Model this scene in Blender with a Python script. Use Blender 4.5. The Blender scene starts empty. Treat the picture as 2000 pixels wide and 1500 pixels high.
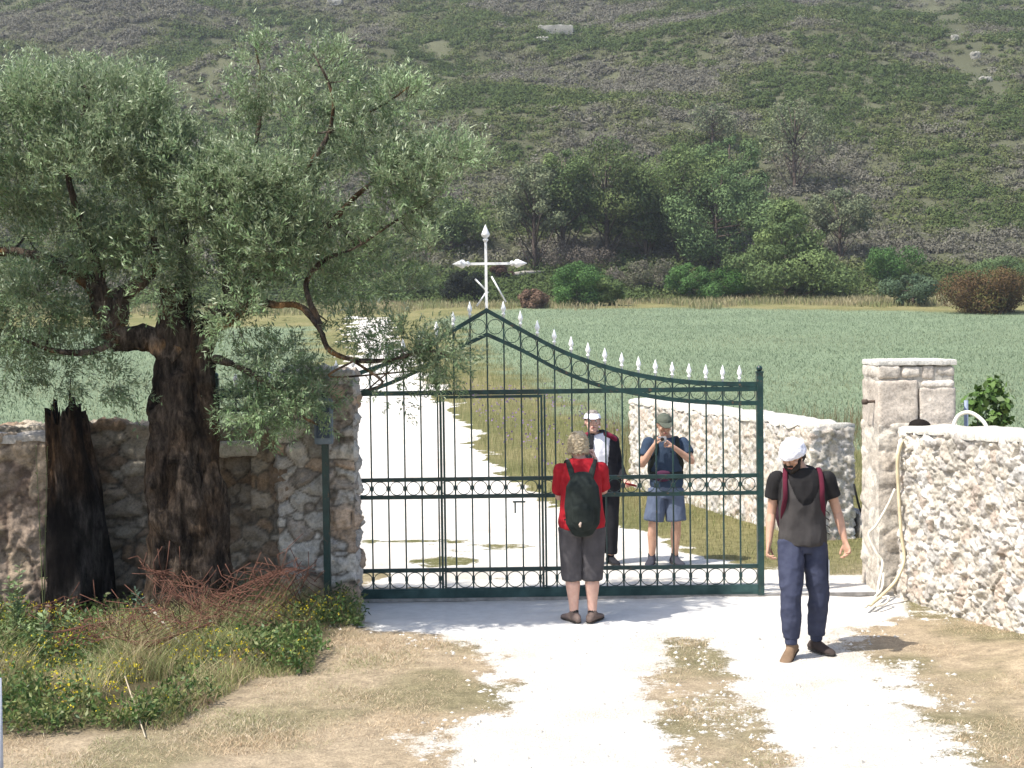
import bpy, bmesh, math, random
import numpy as np
from mathutils import Vector, Matrix, Quaternion

random.seed(7)
RNG = np.random.default_rng(7)
scene = bpy.context.scene
C = scene.collection

# ------------------------------------------------------------------ camera
H = 2.6
FPX = 2778.0
PITCH = math.atan((750 - 640) / FPX)
ROLL = math.radians(0.75)
F_ = Vector((0, math.cos(PITCH), -math.sin(PITCH)))
R0_ = Vector((1, 0, 0))
U0_ = Vector((0, math.sin(PITCH), math.cos(PITCH)))
R_ = R0_ * math.cos(ROLL) - U0_ * math.sin(ROLL)
U_ = U0_ * math.cos(ROLL) + R0_ * math.sin(ROLL)
cam_data = bpy.data.cameras.new('camera')
cam = bpy.data.objects.new('camera', cam_data)
C.objects.link(cam)
m3 = Matrix((R_, U_, -F_)).transposed()
cam.matrix_world = Matrix.Translation((0, 0, H)) @ m3.to_4x4()
cam_data.lens = 50.0
cam_data.sensor_width = 36.0
cam_data.clip_start = 0.1
cam_data.clip_end = 2000
scene.camera = cam

# ------------------------------------------------------------------ light
SUN_EL = math.radians(58)
AZ = Vector((0.87, 0.48)).normalized()
sun_dir = Vector((AZ.x * math.cos(SUN_EL), AZ.y * math.cos(SUN_EL), -math.sin(SUN_EL)))
world = bpy.data.worlds.new('World')
scene.world = world
world.use_nodes = True
wn = world.node_tree
bg = wn.nodes['Background']
sky = wn.nodes.new('ShaderNodeTexSky')
sky.sky_type = 'NISHITA'
sky.sun_disc = False
sky.sun_elevation = SUN_EL
sky.sun_rotation = math.atan2(-AZ.x, -AZ.y) % (2 * math.pi)
sky.dust_density = 2.0
wn.links.new(sky.outputs['Color'], bg.inputs['Color'])
bg.inputs['Strength'].default_value = 0.15
sl = bpy.data.lights.new('sun', 'SUN')
sl.energy = 4.2
sl.angle = math.radians(0.53)
sl.color = (1.0, 0.955, 0.89)
sun = bpy.data.objects.new('sun', sl)
sun.rotation_euler = sun_dir.to_track_quat('-Z', 'Y').to_euler()
C.objects.link(sun)
scene.view_settings.view_transform = 'Standard'
scene.view_settings.look = 'None'
scene.view_settings.gamma = 1
scene.view_settings.exposure = 0.85


def P(px, py, d):
    """world point seen at photo pixel (px, py), d metres ahead of the camera"""
    r = F_ * FPX + R_ * (px - 1000) + U_ * (750 - py)
    return Vector((0, 0, H)) + r * (d / r.y)


def G(px, py, z=0.0):
    r = F_ * FPX + R_ * (px - 1000) + U_ * (750 - py)
    return Vector((0, 0, H)) + r * ((z - H) / r.z)


# ------------------------------------------------------------------ numpy noise
def _h(ix, iy, iz, s):
    n = (ix.astype(np.int64) * 374761393 + iy.astype(np.int64) * 668265263 + iz.astype(np.int64) * 2147483647 + s * 974634777) & 0xffffffff
    n = ((n ^ (n >> 13)) * 1274126177) & 0xffffffff
    n = ((n ^ (n >> 16)) * 2246822519) & 0xffffffff
    n = n ^ (n >> 15)
    return (n & 0xffffff) / float(0x1000000)


def vnoise(p, s=0):
    p = np.asarray(p, float)
    i = np.floor(p)
    f = p - i
    f = f * f * (3 - 2 * f)
    i = i.astype(np.int64)
    r = 0
    for a in (0, 1):
        for b in (0, 1):
            for c in (0, 1):
                w = (f[..., 0] if a else 1 - f[..., 0]) * (f[..., 1] if b else 1 - f[..., 1]) * (f[..., 2] if c else 1 - f[..., 2])
                r = r + w * _h(i[..., 0] + a, i[..., 1] + b, i[..., 2] + c, s)
    return r


def fbm(p, o=4, s=0):
    p = np.asarray(p, float)
    r = 0
    a = 1.0
    t = 0
    for k in range(o):
        r = r + a * vnoise(p * 2 ** k + 17.3 * k, s + k)
        t += a
        a *= 0.5
    return r / t


def voro(p, s=0, jit=0.9):
    i = np.floor(p).astype(np.int64)
    F1 = np.full(p.shape[0], 9.0)
    F2 = F1.copy()
    idd = np.zeros(p.shape[0])
    cen = np.zeros_like(p)
    for a in (-1, 0, 1):
        for b in (-1, 0, 1):
            for c in (-1, 0, 1):
                x, y, z = i[:, 0] + a, i[:, 1] + b, i[:, 2] + c
                q = np.stack([x + .5 + jit * (_h(x, y, z, s) - .5), y + .5 + jit * (_h(x, y, z, s + 1) - .5), z + .5 + jit * (_h(x, y, z, s + 2) - .5)], 1)
                d = np.linalg.norm(p - q, axis=1)
                m = d < F1
                F2 = np.where(m, F1, np.minimum(F2, d))
                idd = np.where(m, _h(x, y, z, s + 5), idd)
                cen[m] = q[m]
                F1 = np.where(m, d, F1)
    return F1, F2, idd, cen


def sstep(a, b, x):
    t = np.clip((x - a) / (b - a), 0, 1)
    return t * t * (3 - 2 * t)


def gz(x, y):
    x = np.asarray(x, float)
    y = np.asarray(y, float)
    t = np.clip((y - 22) / 66, 0, 1)
    z = 3.9 * t ** 1.25
    u = np.clip(y - 88, 0, None)
    z = z + np.where(u < 22, u * u * 0.0088 + u * .02, 22 * 22 * .0088 + .44 + (u - 22) * .41)
    z = np.where(y > 330, z - (y - 330) * .5, z)
    p = np.stack([x, y, np.zeros_like(x)], -1)
    z = z + (fbm(p * .5, 3, 3) - .5) * .05 * sstep(4, 9, y) + (fbm(p * 4, 2, 9) - .5) * .02
    z = z + (fbm(p * .035, 4, 21) - .5) * 14 * sstep(100, 190, y)
    z = z + (fbm(p * .012 + 5, 3, 24) - .5) * 22 * sstep(120, 260, y)
    z = z + .14 * sstep(3.2, 4.4, x) * sstep(12.8, 10, y)
    return z


def gz1(x, y):
    return float(gz(np.array([x]), np.array([y]))[0])


def onground(px, py, d0=8, d1=320):
    """first hit of the pixel's ray with the terrain"""
    last = None
    d = d0
    while d < d1:
        q = P(px, py, d)
        if q.z < gz1(q.x, q.y):
            return Vector((q.x, q.y, gz1(q.x, q.y)))
        d *= 1.01
    q = P(px, py, d1)
    return q


def psdf(x, y, poly):
    """signed distance to polygon, positive inside"""
    poly = np.array(poly, float)
    n = len(poly)
    d = np.full(x.shape, 1e9)
    ins = np.zeros(x.shape, bool)
    for i in range(n):
        a = poly[i]
        b = poly[(i + 1) % n]
        e = b - a
        wx, wy = x - a[0], y - a[1]
        t = np.clip((wx * e[0] + wy * e[1]) / (e @ e + 1e-12), 0, 1)
        d = np.minimum(d, np.hypot(wx - e[0] * t, wy - e[1] * t))
        c = ((a[1] > y) != (b[1] > y)) & (x < (b[0] - a[0]) * (y - a[1]) / (b[1] - a[1] + 1e-12) + a[0])
        ins ^= c
    return np.where(ins, d, -d)


def wpoly(pts):
    return [tuple(onground(a, b, 5).xy) if b < 900 else tuple(G(a, b).xy) for a, b in pts]


# ------------------------------------------------------------------ object helpers
def tag(o, label=None, cat=None, group=None, kind=None):
    if label: o['label'] = label
    if cat: o['category'] = cat
    if group: o['group'] = group
    if kind: o['kind'] = kind
    return o


def thing(name, label, cat, loc=(0, 0, 0), rz=0, group=None):
    o = bpy.data.objects.new(name, None)
    o.empty_display_size = .2
    C.objects.link(o)
    o.location = loc
    o.rotation_euler = (0, 0, rz)
    return tag(o, label, cat, group)


def link(name, me, mats, parent=None, smooth=True):
    if not isinstance(mats, (list, tuple)): mats = [mats]
    for m in mats: me.materials.append(m)
    if smooth and len(me.polygons):
        me.polygons.foreach_set('use_smooth', np.ones(len(me.polygons), bool))
    o = bpy.data.objects.new(name, me)
    C.objects.link(o)
    if parent: o.parent = parent
    return o


class MB:
    def __init__(s):
        s.v = []; s.f = []; s.c = []; s.m = []; s.n = 0

    def add(s, V, F, col=(1, 1, 1), mat=0):
        V = np.asarray(V, float).reshape(-1, 3)
        s.v.append(V)
        s.f += [tuple(int(i) + s.n for i in f) for f in F]
        s.m += [mat] * len(F)
        c = np.asarray(col, float)
        s.c.append(np.broadcast_to(c, (len(V), 3)) if c.ndim == 1 else c)
        s.n += len(V)
        return s

    def box(s, a, b, col=(1, 1, 1), mat=0):
        x0, y0, z0 = a; x1, y1, z1 = b
        V = [(x, y, z) for x in (x0, x1) for y in (y0, y1) for z in (z0, z1)]
        return s.add(V, [(0, 1, 3, 2), (4, 6, 7, 5), (0, 4, 5, 1), (2, 3, 7, 6), (0, 2, 6, 4), (1, 5, 7, 3)], col, mat)

    def tube(s, pts, r, seg=6, col=(1, 1, 1), mat=0, rnd=False, ref=None):
        V, F = loft(pts, r, seg, rnd, ref)
        return s.add(V, F, col, mat)

    def mesh(s, name):
        me = bpy.data.meshes.new(name)
        V = np.concatenate(s.v)
        me.from_pydata(V.tolist(), [], s.f)
        me.polygons.foreach_set('material_index', np.array(s.m, np.int32))
        ca = me.color_attributes.new('Col', 'FLOAT_COLOR', 'POINT')
        cc = np.ones((len(V), 4), np.float32)
        cc[:, :3] = np.concatenate(s.c)
        ca.data.foreach_set('color', cc.ravel())
        return me

    def build(s, name, mats, parent=None, smooth=True):
        return link(name, s.mesh(name), mats, parent, smooth)


def loft(pts, r, seg=8, rnd=False, ref=None):
    pts = np.array([tuple(p) for p in pts], float)
    n = len(pts)
    if np.isscalar(r): r = [r] * n
    rr = np.array([(a, a) if np.isscalar(a) else a for a in r], float)
    T = np.gradient(pts, axis=0)
    T /= np.linalg.norm(T, axis=1)[:, None] + 1e-12
    if rnd:
        e0 = min(rr[0]); e1 = min(rr[-1])
        k = [math.radians(a) for a in (75, 45, 20)]
        A = [(pts[0] - T[0] * e0 * math.sin(a), rr[0] * math.cos(a), T[0]) for a in k]
        B = [(pts[-1] + T[-1] * e1 * math.sin(a), rr[-1] * math.cos(a), T[-1]) for a in reversed(k)]
        pts = np.array([a[0] for a in A] + list(pts) + [a[0] for a in B])
        rr = np.array([a[1] for a in A] + list(rr) + [a[1] for a in B])
        T = np.array([a[2] for a in A] + list(T) + [a[2] for a in B])
        n = len(pts)
    if ref is None:
        ref = np.array([1., 0, 0]) if abs(T[0][0]) < .8 else np.array([0, 0, 1.])
        para = True
    else:
        ref = np.array(ref, float); para = False
    V = []
    x = ref
    ang = np.arange(seg) * 2 * math.pi / seg
    for i in range(n):
        b = x if para else ref
        a = b - T[i] * (b @ T[i])
        a /= np.linalg.norm(a) + 1e-12
        x = a
        y = np.cross(T[i], a)
        V.append(pts[i] + np.outer(np.cos(ang) * rr[i][0], a) + np.outer(np.sin(ang) * rr[i][1], y))
    V = np.concatenate(V)
    Fs = []
    for i in range(n - 1):
        for j in range(seg):
            k = (j + 1) % seg
            Fs.append((i * seg + j, i * seg + k, (i + 1) * seg + k, (i + 1) * seg + j))
    Fs.append(tuple(range(seg - 1, -1, -1)))
    Fs.append(tuple((n - 1) * seg + j for j in range(seg)))
    return V, Fs


def crv(pts, n=6):
    """Catmull-Rom resample"""
    p = [Vector(q) for q in pts]
    p = [p[0] * 2 - p[1]] + p + [p[-1] * 2 - p[-2]]
    out = []
    for i in range(1, len(p) - 2):
        for k in range(n):
            t = k / n
            a, b, c, d = p[i - 1], p[i], p[i + 1], p[i + 2]
            out.append(0.5 * ((2 * b) + (c - a) * t + (2 * a - 5 * b + 4 * c - d) * t * t + (3 * b - a - 3 * c + d) * t ** 3))
    out.append(p[-2])
    return out


def fast_mesh(name, V, k, col):
    """V (n*k,3) unshared k-gons, col (n,3) per face"""
    n = len(V) // k
    me = bpy.data.meshes.new(name)
    me.vertices.add(len(V))
    me.vertices.foreach_set('co', np.ascontiguousarray(V, np.float32).ravel())
    me.loops.add(len(V))
    me.loops.foreach_set('vertex_index', np.arange(len(V), dtype=np.int32))
    me.polygons.add(n)
    me.polygons.foreach_set('loop_start', np.arange(n, dtype=np.int32) * k)
    me.update(calc_edges=True)
    ca = me.color_attributes.new('Col', 'FLOAT_COLOR', 'POINT')
    cc = np.ones((len(V), 4), np.float32)
    cc[:, :3] = np.repeat(np.clip(col, 0, 1), k, axis=0)
    ca.data.foreach_set('color', cc.ravel())
    return me


def unit(a):
    return a / (np.linalg.norm(a, axis=-1, keepdims=True) + 1e-9)


def leafquads(cen, dirv, ln, wd, rng=RNG, nrm=None):
    """rhombic leaves from cen along dirv"""
    n = len(cen)
    if nrm is None: nrm = rng.normal(size=(n, 3))
    s = unit(np.cross(dirv, nrm))
    up = np.cross(s, dirv)
    ln = np.broadcast_to(ln, (n,))[:, None]
    wd = np.broadcast_to(wd, (n,))[:, None]
    a = cen
    b = cen + dirv * ln * .45 + s * wd * .5
    c = cen + dirv * ln - up * ln * .08
    d = cen + dirv * ln * .45 - s * wd * .5
    return np.stack([a, b, c, d], 1).reshape(-1, 3)


def blades(pos, h, w, lean, rng=RNG):
    n = len(pos)
    a = rng.uniform(0, 2 * math.pi, n)
    s = np.stack([np.cos(a), np.sin(a), np.zeros(n)], 1)
    b = rng.uniform(0, 2 * math.pi, n)
    L = np.stack([np.cos(b), np.sin(b), np.zeros(n)], 1) * (lean * rng.uniform(.2, 1, n))[:, None]
    h = np.broadcast_to(h, (n,))[:, None]
    w = np.broadcast_to(w, (n,))[:, None]
    up = np.array([0, 0, 1.])
    p0 = pos - s * w / 2
    p1 = pos + s * w / 2
    m = pos + (up + L * .4) * h * .55
    t = pos + (up * .95 + L) * h
    ma = m + s * w * .4; mb_ = m - s * w * .4
    return np.stack([p0, p1, ma, mb_, mb_, ma, t + s * w * .06, t - s * w * .06], 1).reshape(-1, 3)


# ------------------------------------------------------------------ materials
def newmat(name):
    m = bpy.data.materials.new(name)
    m.use_nodes = True
    nt = m.node_tree
    return m, nt, nt.nodes['Principled BSDF']


def N(nt, t, **kw):
    n = nt.nodes.new(t)
    for k, v in kw.items():
        if k in n.inputs: n.inputs[k].default_value = v
        else: setattr(n, k, v)
    return n


def noise_node(nt, scale, detail=4, rough=.6, co=None):
    n = N(nt, 'ShaderNodeTexNoise')
    n.inputs['Scale'].default_value = scale
    n.inputs['Detail'].default_value = detail
    n.inputs['Roughness'].default_value = rough
    if co is None:
        co = N(nt, 'ShaderNodeTexCoord').outputs['Object']
    nt.links.new(co, n.inputs['Vector'])
    return n


def ramp(nt, src, stops):
    r = N(nt, 'ShaderNodeValToRGB')
    while len(r.color_ramp.elements) < len(stops): r.color_ramp.elements.new(.5)
    for e, (p, c) in zip(r.color_ramp.elements, stops):
        e.position = p
        e.color = (c if hasattr(c, '__len__') else (c, c, c)) + (1,) if hasattr(c, '__len__') else (c, c, c, 1)
    nt.links.new(src, r.inputs['Fac'])
    return r


def mul(nt, a, b, fac=1.0, mode='MULTIPLY'):
    m = N(nt, 'ShaderNodeMix', data_type='RGBA', blend_type=mode)
    m.inputs[0].default_value = fac
    for s, i in ((a, 6), (b, 7)):
        if hasattr(s, 'links') or hasattr(s, 'is_linked'): nt.links.new(s, m.inputs[i])
        else: m.inputs[i].default_value = tuple(s) + (1,)
    return m.outputs[2]


def attr(nt, name='Col'):
    return N(nt, 'ShaderNodeAttribute', attribute_name=name).outputs['Color']


def mottled(name, c0, c1, scale=8, rough=.85, bump=.3, bscale=40, dist=.01, detail=6, metal=0, spec=.3):
    m, nt, b = newmat(name)
    n = noise_node(nt, scale, detail)
    r = ramp(nt, n.outputs['Fac'], [(.32, c0), (.68, c1)])
    nt.links.new(r.outputs['Color'], b.inputs['Base Color'])
    b.inputs['Roughness'].default_value = rough
    b.inputs['Metallic'].default_value = metal
    b.inputs['Specular IOR Level'].default_value = spec
    if bump:
        n2 = noise_node(nt, bscale, 4)
        bp = N(nt, 'ShaderNodeBump', Strength=bump, Distance=dist)
        nt.links.new(n2.outputs['Fac'], bp.inputs['Height'])
        nt.links.new(bp.outputs['Normal'], b.inputs['Normal'])
    return m


def leafmat(name, under=None, trans=.25, rough=.5, spec=.3):
    m, nt, b = newmat(name)
    col = attr(nt)
    if under:
        g = N(nt, 'ShaderNodeNewGeometry')
        mx = N(nt, 'ShaderNodeMix', data_type='RGBA')
        nt.links.new(g.outputs['Backfacing'], mx.inputs[0])
        nt.links.new(col, mx.inputs[6])
        u = mul(nt, col, under, .75, 'MIX')
        nt.links.new(u, mx.inputs[7])
        col = mx.outputs[2]
    nt.links.new(col, b.inputs['Base Color'])
    b.inputs['Roughness'].default_value = rough
    b.inputs['Specular IOR Level'].default_value = spec
    if trans:
        tr = N(nt, 'ShaderNodeBsdfTranslucent')
        nt.links.new(col, tr.inputs['Color'])
        ms = N(nt, 'ShaderNodeMixShader')
        ms.inputs[0].default_value = trans
        nt.links.new(b.outputs[0], ms.inputs[1])
        nt.links.new(tr.outputs[0], ms.inputs[2])
        nt.links.new(ms.outputs[0], nt.nodes['Material Output'].inputs['Surface'])
    return m


def stonemat(name, bump=.5):
    m, nt, b = newmat(name)
    n = noise_node(nt, 9, 8, .65)
    r = ramp(nt, n.outputs['Fac'], [(.3, .62), (.5, .95), (.7, 1.12)])
    n3 = noise_node(nt, 45, 4, .7)
    r3 = ramp(nt, n3.outputs['Fac'], [(.38, .7), (.55, 1.0)])
    c = mul(nt, attr(nt), r.outputs['Color'])
    c = mul(nt, c, r3.outputs['Color'])
    nt.links.new(c, b.inputs['Base Color'])
    b.inputs['Roughness'].default_value = .92
    b.inputs['Specular IOR Level'].default_value = .15
    n2 = noise_node(nt, 30, 8, .7)
    bp = N(nt, 'ShaderNodeBump', Strength=bump, Distance=.02)
    nt.links.new(n2.outputs['Fac'], bp.inputs['Height'])
    nt.links.new(bp.outputs['Normal'], b.inputs['Normal'])
    return m


def plainattr(name, rough=.8, spec=.2, nscale=0, bump=0):
    m, nt, b = newmat(name)
    c = attr(nt)
    if nscale:
        n = noise_node(nt, nscale, 6, .7)
        r = ramp(nt, n.outputs['Fac'], [(.3, .7), (.7, 1.2)])
        c = mul(nt, c, r.outputs['Color'])
        if bump:
            bp = N(nt, 'ShaderNodeBump', Strength=bump, Distance=.02)
            nt.links.new(n.outputs['Fac'], bp.inputs['Height'])
            nt.links.new(bp.outputs['Normal'], b.inputs['Normal'])
    nt.links.new(c, b.inputs['Base Color'])
    b.inputs['Roughness'].default_value = rough
    b.inputs['Specular IOR Level'].default_value = spec
    return m


M_stone = stonemat('limestone_rubble')
M_leaf_olive = leafmat('olive_leaf', under=(.27, .32, .20), trans=.28, rough=.5, spec=.3)
M_leaf = leafmat('green_leaf', trans=.25, rough=.5)
M_shrub = leafmat('shrub_leaf', trans=.2, rough=.8, spec=.1)
M_grass = leafmat('grass_blade', trans=.3, rough=.6, spec=.2)
def barkmat():
    m, nt, b = newmat('olive_bark')
    tc = N(nt, 'ShaderNodeTexCoord')
    mp = N(nt, 'ShaderNodeMapping')
    mp.inputs['Scale'].default_value = (1, 1, .3)
    nt.links.new(tc.outputs['Object'], mp.inputs['Vector'])
    n = noise_node(nt, 22, 8, .75, mp.outputs['Vector'])
    n2 = noise_node(nt, 7, 5, .7, mp.outputs['Vector'])
    c = mul(nt, attr(nt), ramp(nt, n.outputs['Fac'], [(.36, .25), (.52, .9), (.68, 1.9)]).outputs['Color'])
    c = mul(nt, c, ramp(nt, n2.outputs['Fac'], [(.38, .35), (.55, 1.15)]).outputs['Color'])
    nt.links.new(c, b.inputs['Base Color'])
    b.inputs['Roughness'].default_value = .95
    b.inputs['Specular IOR Level'].default_value = .05
    a = N(nt, 'ShaderNodeMath', operation='ADD')
    nt.links.new(n.outputs['Fac'], a.inputs[0]); nt.links.new(n2.outputs['Fac'], a.inputs[1])
    bp = N(nt, 'ShaderNodeBump', Strength=1.0, Distance=.06)
    nt.links.new(a.outputs[0], bp.inputs['Height'])
    nt.links.new(bp.outputs['Normal'], b.inputs['Normal'])
    return m


M_bark = barkmat()
M_bark2 = mottled('pine_bark', (.05, .035, .025), (.12, .09, .07), 6)
M_green = mottled('green_enamel', (.003, .022, .021), (.010, .046, .040), 14, .38, .15, 60, .003, spec=.5)
nt_g = M_green.node_tree
_b = nt_g.nodes['Principled BSDF']
_src = _b.inputs['Base Color'].links[0].from_socket
_n = noise_node(nt_g, 23, 6, .7)
_r = ramp(nt_g, _n.outputs['Fac'], [(.60, 0.0), (.66, 1.0)])
_mx = N(nt_g, 'ShaderNodeMix', data_type='RGBA')
nt_g.links.new(_r.outputs['Color'], _mx.inputs[0]); nt_g.links.new(_src, _mx.inputs[6]); _mx.inputs[7].default_value = (.10, .06, .035, 1)
nt_g.links.new(_mx.outputs[2], _b.inputs['Base Color'])
M_green_plate = mottled('scuffed_green_sheet', (.006, .03, .028), (.04, .085, .08), 5, .5, .2, 30, .004, 3)
M_white = mottled('white_enamel', (.80, .80, .79), (.90, .90, .89), 20, .5, .1, 50, .002)

# ================================================================== GROUND
road_far = wpoly([(688, 618), (745, 622), (800, 700), (865, 775), (930, 860), (985, 930), (1065, 985), (1220, 1028), (1330, 1062), (1400, 1095), (1500, 1112), (1620, 1120), (1740, 1122), (1790, 1170), (1600, 1190), (900, 1200), (500, 1180), (560, 1000), (640, 880), (672, 760), (686, 680)])
slab = wpoly([(700, 1172), (1760, 1165), (1775, 1200), (1700, 1212), (1600, 1235), (1240, 1236), (1000, 1245), (740, 1234), (690, 1200)])
near_white = wpoly([(690, 1215), (1790, 1195), (1650, 1222), (1655, 1260), (1720, 1320), (1800, 1400), (1880, 1500), (2050, 1800), (700, 1800), (880, 1500), (840, 1440), (980, 1400), (1010, 1300), (880, 1245), (735, 1232)])
mid_strip = wpoly([(1285, 1248), (1400, 1246), (1430, 1300), (1500, 1390), (1560, 1500), (1640, 1800), (1330, 1800), (1340, 1500), (1290, 1420), (1265, 1340)])
field = wpoly([(840, 630), (900, 645), (960, 720), (1080, 780), (1230, 850), (1500, 900), (2300, 900), (3200, 760), (3000, 618), (2000, 612), (1400, 603), (1000, 603)])
field_left = wpoly([(-1200, 640), (600, 640), (620, 720), (560, 800), (430, 880), (-1500, 880)])
weeds_poly = wpoly([(-250, 1150), (640, 1150), (715, 1215), (640, 1270), (610, 1320), (500, 1330), (420, 1375), (340, 1425), (100, 1440), (-300, 1460)])

ys = np.concatenate([np.arange(-6, 7, .5), np.arange(7, 16, .055), np.arange(16, 26, .12)])
y = 26.0
l = []
while y < 520:
    l.append(y)
    y += .12 + (y - 26) * .012
ys = np.concatenate([ys, l])
xs = list(np.arange(0, 6.5, .06))
x = 6.5
while x < 420:
    xs.append(x)
    x += .08 + (x - 6.5) * .045
xs = np.array(xs)
xs = np.concatenate([-xs[:0:-1], xs])
GX, GY = np.meshgrid(xs, ys)
gx, gy = GX.ravel(), GY.ravel()
gzv = gz(gx, gy)


def zones(x, y):
    """returns base colour (n,3) and gravel mask"""
    p = np.stack([x, y, np.zeros_like(x)], -1)
    w1 = fbm(p * .9, 4, 31) - .5
    w2 = fbm(p * 5, 4, 41) - .5
    far = sstep(14, 60, y)
    jit = w1 * (.5 + 2.5 * far) + w2 * .8
    rd = np.maximum(psdf(x, y, road_far), psdf(x, y, near_white) + 0)
    rd = rd + jit * .9
    ms = psdf(x, y, mid_strip) + jit * .55
    nf = 1 - sstep(13, 16, y)
    r = sstep(-.10 - .35 * nf, .16 + .25 * nf, rd) * (1 - sstep(-.25, .3, ms) * (.92 - .25 * (fbm(p * 2.2, 3, 36) > .52)))
    # sparse tufts behind the gate on the left of the track
    sl_ = psdf(x, y, slab)
    tuft = sstep(.53, .66, fbm(p * np.array([1.2, 2.2, 1]), 4, 51)) * sstep(13.6, 14.2, y) * sstep(19.5, 17, y) * sstep(1.6, -.6, x)
    r = r * (1 - .75 * tuft)
    r = np.maximum(r, 0)
    slm = sstep(-.04, .04, sl_ + w2 * .08)
    straw = np.array([.43, .342, .23])
    green = np.array([.115, .125, .045])
    verge = np.array([.21, .19, .085])
    g = sstep(.42, .66, fbm(p * 1.3, 4, 61))[:, None]
    col = straw * (1 - g * .55) + green * g * .55
    v = sstep(13.6, 16, y)[:, None]
    gg = sstep(.35, .65, fbm(p * .8, 4, 62))[:, None]
    col = col * (1 - v) + v * (verge * (1 - gg * .6) + green * gg * .6)
    fm = sstep(-.8, .8, np.maximum(psdf(x, y, field), psdf(x, y, field_left)) + w1 * 3)[:, None]
    fc = np.array([.17, .215, .13]) * (.85 + .35 * fbm(p * np.array([.25, .6, 1]), 4, 71))[:, None]
    col = col * (1 - fm) + fc * fm
    hm = sstep(90, 98, y + w1 * 12)[:, None]
    hc = np.array([.085, .088, .05]) * (.7 + .6 * fbm(p * .3, 4, 81))[:, None]
    col = col * (1 - hm) + hc * hm
    wd = sstep(-.2, .3, psdf(x, y, weeds_poly))[:, None]
    col = col * (1 - wd) + wd * np.array([.10, .085, .045])
    return col, r * (1 - hm[:, 0]), slm, fm[:, 0]


gcol, groad, gslab, gfield = zones(gx, gy)
me = bpy.data.meshes.new('ground')
nx, ny = len(xs), len(ys)
me.vertices.add(nx * ny)
me.vertices.foreach_set('co', np.stack([gx, gy, gzv], 1).astype(np.float32).ravel())
ii = (np.arange(ny - 1)[:, None] * nx + np.arange(nx - 1)[None, :]).ravel()
q = np.stack([ii, ii + 1, ii + nx + 1, ii + nx], 1).astype(np.int32)
me.loops.add(q.size)
me.loops.foreach_set('vertex_index', q.ravel())
me.polygons.add(len(q))
me.polygons.foreach_set('loop_start', np.arange(len(q), dtype=np.int32) * 4)
me.update(calc_edges=True)
for nm, dat in (('Col', np.concatenate([gcol, np.ones((len(gx), 1))], 1)), ('Mask', np.stack([groad, gslab, gfield, np.ones_like(groad)], 1))):
    ca = me.color_attributes.new(nm, 'FLOAT_COLOR', 'POINT')
    ca.data.foreach_set('color', dat.astype(np.float32).ravel())

mg, nt, b = newmat('ground_soil_gravel')
sep = N(nt, 'ShaderNodeSeparateColor')
nt.links.new(attr(nt, 'Mask'), sep.inputs[0])
n1 = noise_node(nt, 7, 8, .72)
n2 = noise_node(nt, 60, 6, .75)
n3 = noise_node(nt, 1.3, 5, .6)


def mth(op, a, b_=None, clamp=False):
    m_ = N(nt, 'ShaderNodeMath', operation=op, use_clamp=clamp)
    for i, s in enumerate((a, b_)):
        if s is None: continue
        if isinstance(s, (int, float)): m_.inputs[i].default_value = s
        else: nt.links.new(s, m_.inputs[i])
    return m_.outputs[0]


sm = mth('ADD', mth('MULTIPLY', n1.outputs['Fac'], .7), mth('MULTIPLY', n2.outputs['Fac'], .5))
edge = mth('ADD', sep.outputs[0], mth('MULTIPLY', mth('SUBTRACT', sm, .6), 2.2))
gm = mth('MULTIPLY', mth('SUBTRACT', edge, .38), 5.0, True)
gm = mth('MULTIPLY', gm, mth('GREATER_THAN', sep.outputs[0], .012))
soil = mul(nt, attr(nt), ramp(nt, n1.outputs['Fac'], [(.3, .62), (.7, 1.35)]).outputs['Color'])
soil = mul(nt, soil, ramp(nt, n2.outputs['Fac'], [(.35, .65), (.65, 1.25)]).outputs['Color'])
gr = ramp(nt, n2.outputs['Fac'], [(.30, (.36, .31, .24)), (.41, (.60, .565, .50)), (.58, (.75, .72, .66))]).outputs['Color']
gr = mul(nt, gr, ramp(nt, n3.outputs['Fac'], [(.30, (.84, .80, .74)), (.55, (1, 1, 1))]).outputs['Color'])
slabc = ramp(nt, n1.outputs['Fac'], [(.3, (.47, .455, .425)), (.7, (.60, .585, .55))]).outputs['Color']
mx1 = N(nt, 'ShaderNodeMix', data_type='RGBA')
nt.links.new(gm, mx1.inputs[0]); nt.links.new(soil, mx1.inputs[6]); nt.links.new(gr, mx1.inputs[7])
mx2 = N(nt, 'ShaderNodeMix', data_type='RGBA')
nt.links.new(sep.outputs[1], mx2.inputs[0]); nt.links.new(mx1.outputs[2], mx2.inputs[6]); nt.links.new(slabc, mx2.inputs[7])
nt.links.new(mx2.outputs[2], b.inputs['Base Color'])
b.inputs['Roughness'].default_value = .95
b.inputs['Specular IOR Level'].default_value = .1
bp = N(nt, 'ShaderNodeBump', Strength=.8, Distance=.03)
hh = mth('MULTIPLY', n2.outputs['Fac'], mth('SUBTRACT', 1.15, sep.outputs[1]))
nt.links.new(hh, bp.inputs['Height'])
nt.links.new(bp.outputs['Normal'], b.inputs['Normal'])
ground = link('ground', me, mg)
tag(ground, kind='structure')

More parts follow.
